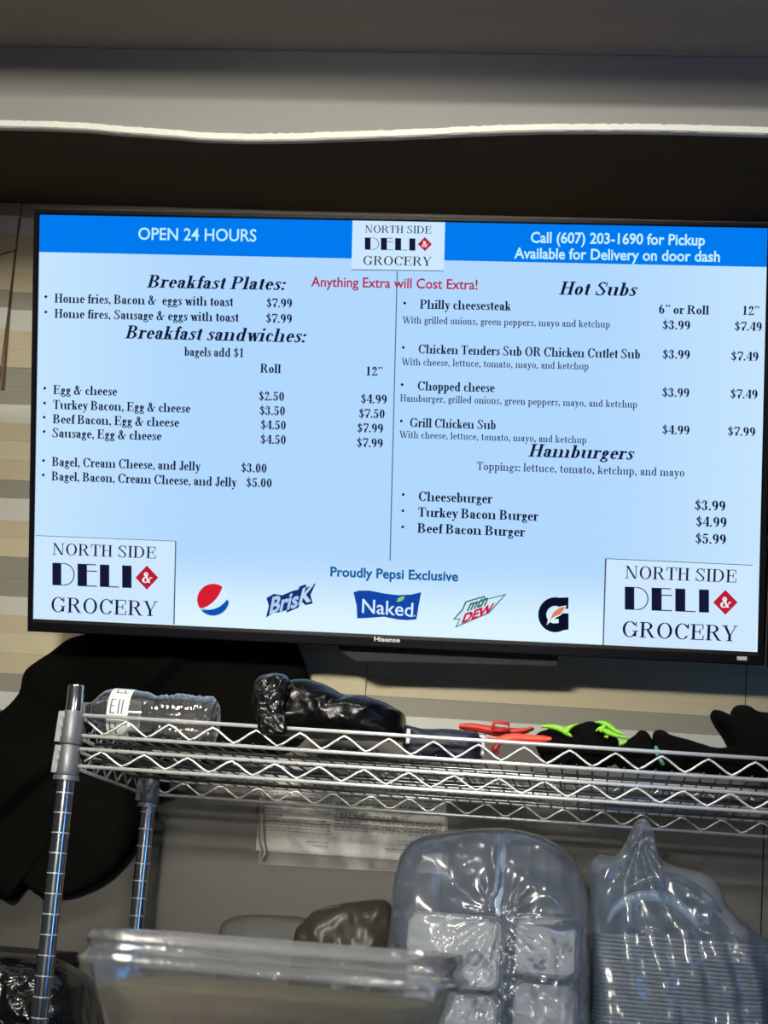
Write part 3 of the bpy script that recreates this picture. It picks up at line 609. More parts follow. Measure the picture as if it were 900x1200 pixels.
# the next screen along, switched off at its very edge
T2 = thing('television', 'dark edge of a second screen at the right of the menu screen', 'television', V(1160, 545, 2.84))
T2.rotation_euler = TV.rotation_euler
b2 = MB(); R2 = TVR.transposed()
c2 = R2 @ (V(898.5, 300, 2.84 - .1) - T2.location)
e0 = R2 @ (V(896.3, 781, 2.93) - T2.location)
Wd = -e0.x
b2.box(-Wd, 0, e0.z, Wd, .03, -e0.z - .1); b2.obj('bezel', M_bez, T2, bevel=.002)
b3 = MB(); b3.box(-Wd + .010, -.001, e0.z + .022, Wd - .010, .001, -e0.z - .11); b3.obj('screen', mat('dark_glass', rgb(10, 11, 16), .15), T2)
b3 = MB(); b3.box(-Wd - .0006, -.0015, e0.z, -Wd + .0012, .028, -e0.z - .1); b3.obj('edge_strip', bpy.data.materials['brushed_dark_metal'], T2)
b3 = MB(); b3.box(-.2, .03, -.2, .2, .12, .2); b3.box(-.05, .12, -.05, .05, .27, .05); b3.obj('mount_bracket', M_house, T2)
# ------------------------------------------------------------------ wire shelving unit
M_chrome = mat('chrome_wire', (0.80, 0.81, 0.80), 0.38, 0.6)
M_zig = mat('bent_chrome_wire', (0.60, 0.61, 0.60), 0.4, 0.75)
M_mat = mat('shaded_chrome_mat_wire', (0.26, 0.27, 0.26), 0.3, 1.0)  # same chrome as the rods, darkened: shade on the mats is in the colour
M_post = mat('chrome_post', (0.58, 0.62, 0.66), 0.16, 1.0)
M_ring = mat('bright_ring_metal', (.45, .48, .50), .5, .5)
M_sleeve = mat('dull_zinc_collar', rgb(118, 122, 126), 0.45, 0.6, bump=.3, bscale=150)
YA, YB = 2.60, 3.065
XL = V(87, 830, YA).x; XR = XL + 1.22
DROP = 0.010                                     # the unit leans back a little
rack = thing('shelving_unit', 'chrome wire shelving unit on round ringed posts below the menu screen', 'shelf', ((XL + XR) / 2, (YA + YB) / 2, 0))
def shift(mb):
    c = rack.location; mb.v = [(v[0] - c.x, v[1] - c.y, v[2] - c.z) for v in mb.v]; return mb
def post_mb(x, y, ztop):
    prof = [(0, .0127)]; zz = 0.05; 
    while zz < ztop - .02:
        prof += [(zz, .0127)]; zz += .0292
    prof += [(ztop - .003, .0127), (ztop, .0112)]
    mb = MB(); mb.lathe(prof, 24, o=(x, y, 0)); return mb
ztop = V(88, 803, YA).z
for x, y, zt in ((XL, YA, ztop), (XR, YA, ztop), (XL + .010, YB, ztop - DROP - .075), (XR, YB, ztop - DROP - .03)):
    p = shift(post_mb(x, y, zt)).obj('post', M_post, rack, smooth='auto')
    zz = .05
    if x == XL and y == YA:
        rg_ = MB(); rg_.lathe([(0, .0126), (.0003, .0131), (.0018, .0131), (.0021, .0126)], 20); RING = rg_.mesh('groove_ring', M_ring, 'auto')
    while zz < zt - .02:
        g = link('groove_ring', RING, p); g.location = (x - rack.location.x, y - rack.location.y, zz); zz += .0292
zA1 = V(95, 838, YA).z; zA0 = V(95, 862, YA).z; zB1 = V(95, 877.7, YA).z; zB0 = V(95, 898, YA).z
PER = 0.0655
def zig(x0, x1, y, zlo, zhi, phase, r=.0019):
    """a wave of round wire with soft bends; phase = x of a valley"""
    pts = []; n = int((x1 - x0) / PER * 8)
    for i in range(n + 1):
        x = x0 + (x1 - x0) * i / n; t = ((x - phase) / PER) % 1.0
        h = 1 - abs(2 * t - 1); h = min(.93, max(.07, h)); h = (h - .07) / .86
        pts.append((x, y, zlo + (zhi - zlo) * h))
    mb = MB(); mb.tube(pts, r, 6); return mb
def zigy(y0, y1, x, zlo, zhi, r=.0019):
    pts = []; n = 48
    for i in range(n + 1):
        t = ((y1 - y0) * i / n / PER) % 1.0; h = 1 - abs(2 * t - 1)
        pts.append((x, y0 + (y1 - y0) * i / n, zlo + (zhi - zlo) * h))
    mb = MB(); mb.tube(pts, r, 6); return mb
def wire_shelf(z_top, z_bot, z_mat, lip, phase, drop=DROP, mid=True):
    """rim of two rods with a zigzag wire between, mat of thin wires on one of them"""
    zf = lambda z, y: z - drop * (y - YA) / (YB - YA)
    a, b = XL + .006, XR - .006
    mats = MB(); n = int((b - a) / .0225)
    x0 = V(104.7, 862, YA).x
    for i in range(n):
        x = x0 + i * .0225
        if x > b - .01: break
        mats.tube([(x, YA - .004, zf(z_mat, YA) + .004), (x, YB + .003, zf(z_mat, YB) + .004)], .00145, 5)
    me = shift(mats).mesh('wire_shelf', M_mat, True); sh = link('wire_shelf', me, rack)
    ys = [YA, YB]
    for y in ys:
        for z_ in (z_top, z_bot):
            t = MB(); t.tube([(a, y, zf(z_, y)), (b, y, zf(z_, y))], .0029, 10); shift(t).obj('rim_rod', M_chrome, sh, smooth=True)
        k = zig(a + .018, b - .018, y, zf(z_bot, y) + .0035, zf(z_top, y) - .006 if lip else zf(z_top, y) - .003, phase + (0 if y == YA else .02))
        shift(k).obj('zigzag_wire', M_zig, sh, smooth=True)
    for x in (XL, XR):
        for z_ in (z_top, z_bot):
            t = MB(); t.tube([(x, YA + .01, zf(z_, YA)), (x, YB - .01, zf(z_, YB))], .0029, 8); shift(t).obj('rim_rod', M_chrome, sh, smooth=True)
        k = zigy(YA + .02, YB - .02, x, z_bot - .003, z_top - .008); shift(k).obj('zigzag_wire', M_zig, sh, smooth=True)
    if mid:                                      # long rods and a middle truss under the mat
        for y in (YA + .11, YA + .225, YA + .34):
            t = MB(); t.tube([(a, y, zf(z_mat, y) - .0005), (b, y, zf(z_mat, y) - .0005)], .0026, 8); shift(t).obj('support_rod', M_mat, sh, smooth=True)
    return sh
wire_shelf(zA1, zA0, zA0, True, V(122, 860, YA).x)
wire_shelf(zB1, zB0, zB1 - .006, False, V(143, 895, YA).x)
ZL = 1.235
for zz in (ZL, 0.72, 0.2): wire_shelf(zz, zz - .03, zz - .004, False, XL)
# corner collars
def collar(x, y, z0, z1, face):
    mb = MB(); rg = []
    for t in (0, .04, .96, 1):
        r = .0178 - .0022 * t - (.001 if t in (0, 1) else 0); zz = z0 + (z1 - z0) * t
        rg.append([(x + r * math.cos(k * math.pi / 12), y + r * math.sin(k * math.pi / 12), zz) for k in range(24)])
    mb.loft(rg)
    mb.prism([(x + face * .004, z0 + .003), (x + face * .0215, z0 + .002), (x + face * .0195, z1 - .002), (x + face * .004, z1 - .002)], y - .011, y + .010)
    for k in range(3):
        zz = z0 + (z1 - z0) * (.2 + .28 * k); mb.box(x + face * .010, y - .0125, zz, x + face * .016, y - .010, zz + (z1 - z0) * .14)
    return mb
zc0 = V(76, 908, YA).z; zc1 = V(82, 833, YA).z; zcm = (zc0 + zc1) / 2 - .002
for x_, f in ((XL, -1), (XR, 1)):
    for y in (YA, YB):
        x = x_ + (.010 if (y == YB and f < 0) else 0)
        dz = 0 if y == YA else -DROP
        if y == YA:
            shift(collar(x, y, zcm + dz, zc1 + dz, f)).obj('corner_collar', M_sleeve, rack, smooth='auto')
        shift(collar(x, y, zc0 + dz, zcm - .0008 + dz, f)).obj('corner_collar', M_sleeve, rack, smooth='auto')
        r_ = MB(); r_.lathe([(0, .0165), (0, .0198), (.007, .0198), (.007, .0165)], 24, o=(x, y, zc0 - .008 + dz)); shift(r_).obj('split_ring', M_sleeve, rack, smooth='auto')
        for zz in (ZL, .72, .2):
            shift(collar(x, y, zz - .034, zz + .004, f)).obj('corner_collar', M_sleeve, rack, smooth='auto')
        f_ = MB(); f_.lathe([(0, .018), (.012, .018), (.02, .0135)], 16, o=(x, y, 0)); shift(f_).obj('foot', M_sleeve, rack, smooth='auto')
        # welded stub at each rim
        if y == YA:
            s = MB(); sx = x - f * .009
            s.tube([(sx, y - .006, zB0 - .006), (sx, y - .006, zA1 + .004)], .0024, 8); shift(s).obj('corner_stub', M_chrome, rack, smooth=True)

# ------------------------------------------------------------------ water bottle lying on the shelf
M_pet = film('clear_bottle_plastic', (.85, .88, .9), .035, rough=.05, bump=.3, bscale=70, gloss=2.4, trans=.2, bdist=.001)
bx0, bx1 = V(96, 835, 2.66).x, V(254, 840, 2.66).x
R0 = .038; zb = zA0 - DROP * .13 + .0055
Lb = bx1 - bx0
bot = thing('water_bottle', 'clear plastic water bottle with a white label lying on its side', 'bottle', (bx0, 2.665, zb + R0))
bot.rotation_euler = (0, math.radians(.6), 0)
prof = [(.000, .0125), (.012, .0135), (.018, .018), (.026, .026), (.036, .0325), (.044, .0343), (.048, .0345), (.088, .0345), (.092, .0335), (.098, .0338), (.104, .0325), (.110, .0300), (.114, .0292)]
x = .118; k = 0
while x < Lb - .022:
    prof += [(x, .0300 + .0012 * min(k, 3)), (x + .0035, .0316 + .0008 * min(k, 3)), (x + .007, .0300 + .001 * min(k, 3))]; x += .0085; k += 1
prof += [(Lb - .016, .0345), (Lb - .008, .0335), (Lb - .002, .029), (Lb, .022), (Lb - .006, .012), (Lb - .008, .001)]
prof = [(h, r * 1.1) for h, r in prof]
mb = MB(); mb.lathe(prof, 48, 'X', cap=False)
# flutes: squeeze the ribbed half so it catches the light unevenly
mb.v = [(a, b * (1 + (.06 * noise.noise(Vector((a * 160, b * 60, c * 60))) if a > .112 else 0)), c * (1 + (.06 * noise.noise(Vector((a * 160 + 9, b * 60, c * 60))) if a > .112 else 0))) for a, b, c in mb.v]
mb.obj('bottle_body', M_pet, bot, smooth=True)
mb = MB(); mb.lathe([(-.014, .010), (-.0135, .0138), (-.001, .0142), (.0005, .0125)], 28, 'X'); cp = mb.obj('bottle_cap', mat('white_cap', rgb(225, 228, 228), .4), bot, smooth='auto')
M_lab = mat('white_bottle_label', rgb(205, 208, 205), .45, bump=.2, bscale=60)
mb = MB(); mb.lathe([(.0475, .0383), (.0485, .0386), (.0795, .0386), (.0805, .0383)], 48, 'X', cap=False); lab = mb.obj('label', M_lab, bot, smooth=True)
mb = MB()
for a, b, t0, t1 in ((.052, .0545, 150, 185), (.052, .060, 150, 153), (.052, .058, 166, 169), (.052, .060, 182, 185), (.064, .0665, 150, 185), (.0695, .072, 150, 185), (.052, .0545, 205, 236), (.052, .0605, 219, 222), (.0605, .063, 205, 236), (.056, .075, 128, 131), (.056, .058, 116, 131), (.068, .070, 116, 131)):
    n = 6
    for i in range(n):
        u, v = (math.radians(t0 + (t1 - t0) * q / n) for q in (i, i + 1)); r = .0388
        mb.add([(a, r * math.cos(u), r * math.sin(u)), (b, r * math.cos(u), r * math.sin(u)), (b, r * math.cos(v), r * math.sin(v)), (a, r * math.cos(v), r * math.sin(v))], [(0, 1, 2, 3)])
mb.obj('label_print', mat('label_ink', rgb(90, 96, 100), .6), lab)

# ------------------------------------------------------------------ coat on the wall
M_coat = mat('black_quilted_coat', rgb(10, 10, 8), .9, spec=.05, bump=.5, bscale=30)
def coat_fold(x, y):
    # creases running from the shoulder down to the left, and a rolled collar
    u = (x - 200) * .55 + (y - 745) * .83; v = (x - 200) * -.83 + (y - 745) * .55
    f = .012 * math.sin(u / 26 + 1.6 * math.sin(v / 60)) * math.exp(-max(0, y - 745) / 160) + .006 * math.sin(v / 17 + u / 90)
    f += .014 * math.exp(-((u - .10 * v - 30) / 9) ** 2) - .010 * math.exp(-((u - .10 * v - 48) / 7) ** 2)
    return f
o = pillow([(104, 742), (150, 732), (220, 726), (300, 732), (338, 745), (354, 768), (362, 800), (362, 845), (330, 878), (250, 893), (186, 906), (176, 935), (160, 985), (138, 1016), (108, 1038), (80, 1049), (52, 1050), (40, 1044), (27, 1036), (20, 1046), (12, 1056), (-8, 1047), (-50, 1040), (-78, 960), (-60, 890), (-22, 855), (4, 832), (22, 812), (27, 794), (34, 784), (58, 768), (72, 756), (82, 748)],
           3.125, .028, .03, centre=(150, 870), seg=220, rings=40, amp=.008, freq=7, puff=.4, fold=coat_fold).obj('coat', M_coat, smooth=True)
recenter(o); tag(o, 'bulky black coat hanging on the wall behind the left end of the shelf', 'coat')

# ------------------------------------------------------------------ things on the top shelf
M_crinkle = mat('crinkled_black_plastic', rgb(14, 14, 15), .2, spec=.6, bump=.9, bscale=22, bdist=.010, coat=.15)
ZFA = zA0 + .0062; ZFL = ZL + .0035
M_bin = mat('glossy_black_plastic', rgb(4, 4, 5), .28, spec=.22, bump=.6, bscale=26, bdist=.005)
o = pillow([(300, 852), (297, 835), (299, 815), (301, 802), (311, 793), (330, 791), (340, 800), (352, 799), (370, 800), (388, 806), (405, 815), (415, 818), (430, 817), (452, 824), (466, 832), (473, 837), (474, 852), (472, 868), (420, 866), (360, 862), (335, 861), (318, 858)],
           2.72, .07, .07, floor_z=ZFA, centre=(385, 838), seg=200, rings=34, amp=.010, freq=14, puff=.5).obj('black_plastic_bag', M_bin, smooth=True)
recenter(o); tag(o, 'black plastic bag with a bunched neck on the top shelf right of the bottle', 'bag')
tf = MB()
tf = pillow([(299, 812), (303, 800), (312, 793), (322, 790), (334, 792), (340, 800), (338, 812), (332, 822), (334, 840), (336, 861), (322, 861), (306, 856), (300, 840), (303, 824)], 2.635, .022, .02, floor_z=ZFA, seg=140, rings=22, amp=.010, freq=45, puff=.6).obj('bunched_neck', M_crinkle, o, smooth=True)
tf.matrix_parent_inverse = Matrix.Translation(-o.location)

fp = pillow([(303, 838), (318, 835), (335, 838), (336, 850), (335, 861), (320, 861), (304, 857)], 2.590, .005, .004, seg=60, rings=10, amp=.003, freq=60, puff=.6).obj('draped_flap', M_bin, o, smooth=True)
fp.matrix_parent_inverse = Matrix.Translation(-o.location)
M_navy = mat('navy_nylon', rgb(12, 15, 38), .55, bump=.5, bscale=40)
o = pillow([(474, 860), (476, 852), (486, 853), (500, 856), (530, 857), (556, 860), (563, 864), (564, 882), (560, 897), (520, 894), (484, 892), (474, 884)], 2.70, .05, .05, floor_z=ZFA, seg=120, rings=18, amp=.006, freq=20, puff=.35).obj('pouch', M_navy, smooth=True)
recenter(o); tag(o, 'dark navy fabric pouch on the top shelf beside the black bag', 'pouch')
tg = MB()
for x, y0, y1, wd in ((477, 854, 872, 3.0), (565, 862, 886, 2.2)):
    a = V(x, y0, 2.655); b = V(x + wd, y1, 2.655); tg.box(a.x, 2.652, b.z, b.x, 2.656, a.z)
t = tg.obj('edge_tag', mat('grey_tape', rgb(170, 172, 176), .5), o); t.matrix_parent_inverse = Matrix.Translation(-o.location)
# white folded card the red strap lies on
cd = MB(); cd.add([V(487, 853, 2.80), V(570, 859, 2.80), V(568, 862, 2.68), V(520, 858, 2.68)], [(0, 1, 2, 3)])
cd.add([V(487, 855, 2.80), V(570, 861, 2.80), V(568, 864, 2.68), V(520, 860, 2.68)], [(0, 1, 2, 3), ])
cd.f += [(0, 1, 5, 4), (1, 2, 6, 5), (2, 3, 7, 6), (3, 0, 4, 7)]
o = cd.obj('card', mat('white_card', rgb(190, 192, 190), .6)); recenter(o); tag(o, 'flat white card lying on the navy pouch under the red strap', 'card')

def ribbon(name, pts, Y, wds, thick, m, parent=None, seg=10):
    """flattened soft strap through photo points; wds in metres (height), Y may be a list"""
    P = [V(x, y, (Y[i] if isinstance(Y, (list, tuple)) else Y)) for i, (x, y) in enumerate(pts)]
    # catmull resample
    Q = []; Wd = []
    for i in range(len(P) - 1):
        p0, p1, p2, p3 = P[max(i - 1, 0)], P[i], P[i + 1], P[min(i + 2, len(P) - 1)]
        for k in range(6):
            t = k / 6; Q.append(0.5 * ((2 * p1) + (p2 - p0) * t + (2 * p0 - 5 * p1 + 4 * p2 - p3) * t * t + (3 * p1 - p0 - 3 * p2 + p3) * t ** 3)); Wd.append(wds[i] * (1 - t) + wds[i + 1] * t)
    Q.append(P[-1]); Wd.append(wds[-1]); rg = []
    for i, q in enumerate(Q):
        d = (Q[min(i + 1, len(Q) - 1)] - Q[max(i - 1, 0)]).normalized(); n = Vector((0, 1, 0)).cross(d)
        if n.length < .05: n = Vector((0, 0, 1))
        n.normalize(); e = 1 if 0 < i < len(Q) - 1 else .35
        rg.append([q + n * (Wd[i] / 2 * math.cos(a) * e) + Vector((0, 1, 0)) * (thick / 2 * math.sin(a) * e) for a in (2 * math.pi * k / seg for k in range(seg))])
    mb = MB(); mb.loft(rg); return mb.obj(name, m, parent, smooth=True)
M_red = mat('red_rubber', rgb(175, 30, 20), .5, bump=.3, bscale=60)
M_orange = mat('orange_red_rubber', rgb(235, 62, 38), .45, bump=.3, bscale=60)
st_ = ribbon('strap', [(538, 852), (548, 852), (565, 854), (580, 857), (597, 858), (612, 857), (626, 853.5)], 2.72, [.007, .012, .013, .015, .014, .010, .003], .03, M_red)
c = recenter(st_); tag(st_, 'red and orange folded rubber strap with a square buckle', 'strap')
def child(o, par): o.parent = par; o.matrix_parent_inverse = Matrix.Translation(-par.location); return o
child(ribbon('orange_band', [(571, 866), (582, 868), (594, 866), (606, 865), (622, 866), (640, 866.5), (648, 867), (648, 872), (644, 876)], 2.655, [.005, .010, .015, .014, .012, .013, .013, .010, .007], .02, M_orange), st_)
bk = MB(); A_ = [V(577, 856, 2.70), V(579, 846, 2.70), V(596, 848, 2.70), V(597.5, 857, 2.70)]
bk.tube(A_ + [A_[0]], .0026, 8); child(bk.obj('buckle', M_red, smooth=True), st_)
child(ribbon('strap_tail', [(586, 870), (580, 878), (584, 884)], 2.66, [.008, .010, .004], .012, M_red), st_)

M_blackc = mat('black_knit', rgb(8, 8, 8), .9, spec=.06, bump=.5, bscale=90)
M_lime = mat('lime_green_fabric', rgb(132, 205, 44), .6, bump=.4, bscale=90)
def soft(name, outline, Y, T, label, cat, m=M_blackc, amp=.006, freq=18, **k):
    o = pillow(outline, Y, T, floor_z=ZFA, seg=130, rings=18, amp=amp, freq=freq, puff=.45, **k).obj(name, m, smooth=True); recenter(o); return tag(o, label, cat)
g1 = soft('work_glove', [(626, 868), (630, 860), (640, 856), (655, 853), (664, 856), (680, 849), (692, 846), (702, 850), (712, 860), (722, 866), (726, 874), (724, 892), (690, 905), (650, 900), (636, 890)], 2.68, .035, 'black work glove with lime green patches right of the red strap', 'glove', centre=(680, 875))
child(ribbon('green_patch', [(634, 851.5), (645, 851.5), (656, 854), (664, 859), (671, 864)], 2.640, [.003, .007, .009, .008, .002], .01, M_lime), g1)
child(ribbon('green_patch', [(664, 860), (666, 854), (672, 850.5), (678, 848.5)], 2.639, [.006, .008, .004, .001], .01, M_lime), g1)
child(ribbon('green_patch', [(697, 846.5), (706, 847), (714, 851), (722, 857), (731, 861)], 2.641, [.002, .006, .008, .006, .002], .01, M_lime), g1)
child(ribbon('green_patch', [(698, 857), (704, 854), (712, 858), (722, 862), (737, 866)], 2.638, [.002, .007, .008, .006, .002], .01, M_lime), g1)
child(ribbon('green_patch', [(710, 848), (707, 853), (703, 858)], 2.637, [.006, .006, .005], .01, M_lime), g1)
child(ribbon('green_patch', [(708, 863), (713, 864)], 2.637, [.003, .006], .01, M_lime), g1)
child(ribbon('green_patch', [(725, 871), (730, 871), (735, 868)], 2.637, [.008, .006, .003], .01, M_lime), g1)
g2 = soft('cloth_bundle', [(722, 876), (732, 870), (744, 862), (750, 857), (757, 858), (763, 866), (768, 880), (768, 900), (740, 905), (722, 895)], 2.665, .03, 'small peaked black cloth between the green patched glove and the flat black pile', 'cloth')
g3 = soft('folded_cap', [(764, 868), (766, 858), (774, 856), (782, 861), (800, 866), (822, 873), (840, 878), (862, 876), (872, 880), (874, 908), (820, 906), (772, 902), (764, 885)], 2.675, .035, 'flat black cloth pile with a teal strap on the shelf', 'cloth', centre=(815, 888))
child(ribbon('teal_strap', [(768, 874), (770, 880), (771, 886), (775, 892), (778, 897)], 2.632, [.005, .007, .006, .006, .005], .006, mat('teal_webbing', rgb(58, 140, 124), .6, bump=.4, bscale=200)), g3)
g4 = soft('knit_hat', [(854, 878), (846, 862), (838, 850), (833, 840), (833, 835), (838, 834), (847, 838), (855, 842), (857, 832), (864, 828), (875, 829), (890, 836), (930, 842), (960, 860), (965, 905), (900, 912), (862, 905)], 2.70, .06, 'black cloth with two raised points at the right end of the shelf', 'cloth', centre=(900, 872))

# ------------------------------------------------------------------ below: notices on the wall
M_paper = mat('grey_white_paper', rgb(146, 146, 138), .6, bump=.3, bscale=20, var=.05)
M_ink = mat('toner', rgb(48, 48, 46), .8)
def sheet(x0, y0, x1, y1, label, lines, dx=0):
    a = V(x0, y0, YW); b = V(x1, y1, YW); n = 12; W_ = b.x - a.x; H_ = a.z - b.z
    o = thing('notice', label, 'notice', (a.x, YW - .002, b.z))
    mb = MB(); vs = []; fs = []
    for j in range(n + 1):
        for i in range(n + 1):
            u, v = i / n, j / n; vs.append((u * W_, -.002 - .003 * (1 - v) ** 3 * (math.sin(u * 5) ** 2) - .001 * noise.noise(Vector((u * 4, v * 4, dx))), v * H_))
    for j in range(n):
        for i in range(n): k = j * (n + 1) + i; fs.append((k, k + 1, k + n + 2, k + n + 1))
    mb.add(vs, fs); mb.obj('paper_sheet', M_paper, o, smooth=True)
    pr = MB()
    for (v, u0, u1, bold) in lines:
        u = u0
        while u < u1:
            w_ = random.uniform(.02, .07); e = min(u + w_, u1); t = .0016 if bold else .0011
            pr.box(u * W_, -.0075, v * H_ - t, e * W_, -.0062, v * H_ + t); u = e + random.uniform(.008, .016)
    pr.obj('printed_lines', M_ink, o); return o
Ls = [(.93 - i * .036, .06, .95 if i % 6 != 5 else .6, False) for i in range(13)] + [(.42, .05, .32, True), (.385, .06, .9, False), (.35, .06, .95, False), (.315, .06, .95, False), (.28, .06, .97, True), (.245, .1, .97, False), (.14, .65, .95, False), (.10, .75, .95, False)]
sheet(309, 896, 389.5, 1003, 'left printed sheet of the two taped to the wall under the shelf', Ls, 1)
Lr = [(.93 - i * .036, .06, .95, False) for i in range(8)] + [(.60, .05, .9, True), (.565, .05, .95, False), (.53, .05, .75, False), (.47, .05, .6, True), (.435, .05, .97, False), (.40, .05, .97, False), (.365, .05, .97, False), (.33, .05, .97, False), (.295, .05, .97, False), (.22, .6, .95, False), (.18, .62, .95, False), (.12, .5, .95, False)]
sheet(391, 900, 519, 1012, 'right printed sheet of the two taped to the wall under the shelf', Lr, 5)
M_sleevef = film('clear_document_sleeve', (.6, .6, .58), .16, rough=.3, bump=.5, bscale=12, gloss=.5)
sl = MB(); rows = []
for j in range(9):
    y = 893 + (1016 - 893) * j / 8
    rows.append([V(303 + (525 - 303) * i / 24, y + i * .5 - (3 if j == 8 else 0), YW - .012 - .004 * noise.noise(Vector((i * .3, j * .4, 0))) ) for i in range(25)])
sl = strip_mesh(rows); o = sl.obj('document_sleeve', M_sleevef, smooth=True); recenter(o); tag(o, 'clear plastic sleeve over the two notices below the shelf', 'sleeve')
ct_ = ribbon('tape_strip', [(305, 930), (306, 960), (307, 985), (310, 998), (307, 1008)], YW - .018, [.009, .010, .011, .010, .003], .002, mat('brown_tape', rgb(92, 88, 78), .4)); child(ct_, o)

# ------------------------------------------------------------------ brownish bag and dark cloth low against the wall
M_kraft = film('smoky_plastic', rgb(72, 68, 60), .82, rough=.35, bump=.7, bscale=8, gloss=.5, ridged=True, trans=.3)
o = pillow([(345, 1110), (356, 1080), (372, 1066), (392, 1060), (420, 1056), (440, 1054), (452, 1056), (460, 1066), (462, 1085), (462, 1130), (462, 1260), (345, 1260)], 2.945, .05, .04, floor_z=ZFL, seg=140, rings=22, amp=.010, freq=20, puff=.5).obj('smoky_plastic_bag', M_kraft, smooth=True)
recenter(o); tag(o, 'brownish translucent plastic bag against the wall left of the big white bag', 'bag')
o = pillow([(256, 1140), (258, 1090), (268, 1077), (290, 1072), (330, 1073), (356, 1076), (368, 1090), (370, 1140), (370, 1250), (256, 1250)], 3.02, .03, .028, floor_z=ZFL, seg=110, rings=16, amp=.006, freq=16, puff=.4).obj('grey_sack', mat('grey_sack', rgb(70, 72, 68), .6, bump=.5, bscale=40), smooth=True)
recenter(o); tag(o, 'low dark grey sack behind the clear tub by the wall', 'sack')

# ------------------------------------------------------------------ foam boxes inside the big bag
M_foam = mat('white_foam', rgb(190, 193, 194), .6, bump=.2, bscale=200)
def rrect(x0, x1, y0, y1, r, z, n=6):
    o = []
    for cx_, cy_, a0 in ((x1 - r, y0 + r, -90), (x1 - r, y1 - r, 0), (x0 + r, y1 - r, 90), (x0 + r, y0 + r, 180)):
        for k in range(n + 1):
            a = math.radians(a0 + 90 * k / n); o.append((cx_ + r * math.cos(a), cy_ + r * math.sin(a), z))
    return o
def foam_box(x0, x1, y0, y1, z0, z1, label):
    """clamshell standing on its edge, lid towards the front"""
    t = thing('foam_container', label, 'container', ((x0 + x1) / 2, (y0 + y1) / 2, z0), 'foam containers in the white bag')
    W_ = (x1 - x0) / 2; H_ = (z1 - z0) / 2; D_ = (y1 - y0) / 2
    up = lambda i, y: [(p[0], y, p[1] + H_) for p in rrect(-W_ + i, W_ - i, -H_ + i, H_ - i, max(.008, .018 - i * .4), 0)]
    l = MB(); l.loft([up(.012, -D_ + .001), up(.008, -D_), up(.004, -D_ + .004), up(.002, -.014), up(0, -.008), up(0, -.001)]); l.obj('hinged_lid', M_foam, t, smooth='auto')
    b = MB(); b.loft([up(0, -.0004), up(0, .006), up(.004, .010), up(.014, D_ - .005), up(.02, D_)]); b.obj('tray_base', M_foam, t, smooth='auto')
    return t
ya, yb = 2.742, 2.855
for px0, px1, y0, y1, dy, lab in ((474, 590, 1066, 1158, 0, 'wide upper foam takeout box at the left inside the big clear bag'), (474, 590, 1158, None, 0, 'wide lower foam takeout box at the left inside the big clear bag'),
                                 (602, 683, 1071, 1147, 0, 'small upper foam takeout box at the right inside the big clear bag'), (602, 683, 1149, None, .045, 'small lower foam takeout box at the right inside the big clear bag')):
    x0, x1 = V(px0, 1100, ya).x, V(px1, 1100, ya).x
    foam_box(x0, x1, ya + dy, yb + dy, V(px0, y1 - 2, ya).z if y1 else ZFL + .001, V(px0, y0, ya).z, lab)

M_bag = film('milky_bag_film', rgb(142, 158, 178), .34, rough=.2, bump=.9, bscale=9, gloss=1.7, bdist=.006, ridged=True, trans=.45, stretch=(1, 1, .6))
def bag_fold(x, y):
    r = math.hypot(x - 590, (y - 1075)); a = math.atan2(y - 1075, x - 590)
    f = (.005 if y > 1070 else .002) * math.sin(a * 15 + 1.5 * math.sin(r / 30)) * min(1, r / 20) * math.exp(-r / 80)
    f += -.012 * math.exp(-((x - 590) / 9) ** 2) * math.exp(-((y - 1095) / 25) ** 2)
    f += .010 * math.exp(-((x - 583 - 3 * math.sin(y / 9)) / 5) ** 2) * (1 if 975 < y < 1070 else 0)
    f += .013 * ridge(Vector((x / 17, y / 17, 3))) * max(0, min(1, (y - 1085) / 25)) * (1 if x < 600 else .5)
    f += .005 * math.sin((y - .55 * x) / 13 + 2 * math.sin(x / 60)) * (1 if y < 1075 else .3)
    return f
big = pillow([(458, 1105), (461, 1070), (464, 1035), (470, 1010), (484, 990), (506, 979), (540, 974), (580, 972), (615, 975), (645, 984), (668, 1000), (682, 1022), (690, 1055), (691, 1100), (692, 1160), (692, 1240), (686, 1296), (600, 1300), (500, 1300), (455, 1290), (450, 1220), (453, 1150)],
             2.83, .120, .12, floor_z=ZFL, centre=(580, 1120), seg=260, rings=70, amp=.009, freq=11, puff=.42, fold=bag_fold, rimamp=.1).obj('white_plastic_bag', M_bag, smooth=True)
recenter(big); tag(big, 'large rounded white translucent plastic bag holding foam boxes under the shelf', 'bag')
M_seam = film('bluish_seam_film', rgb(190, 214, 240), .75, rough=.25, bump=.9, bscale=40, gloss=1.0, trans=.4)
child(ribbon('gathered_seam', [(586, 976), (588, 1000), (586, 1025), (584, 1045), (581, 1062), (586, 1074)], [2.775, 2.738, 2.725, 2.718, 2.714, 2.712], [.010, .015, .014, .017, .015, .008], .006, M_seam), big)

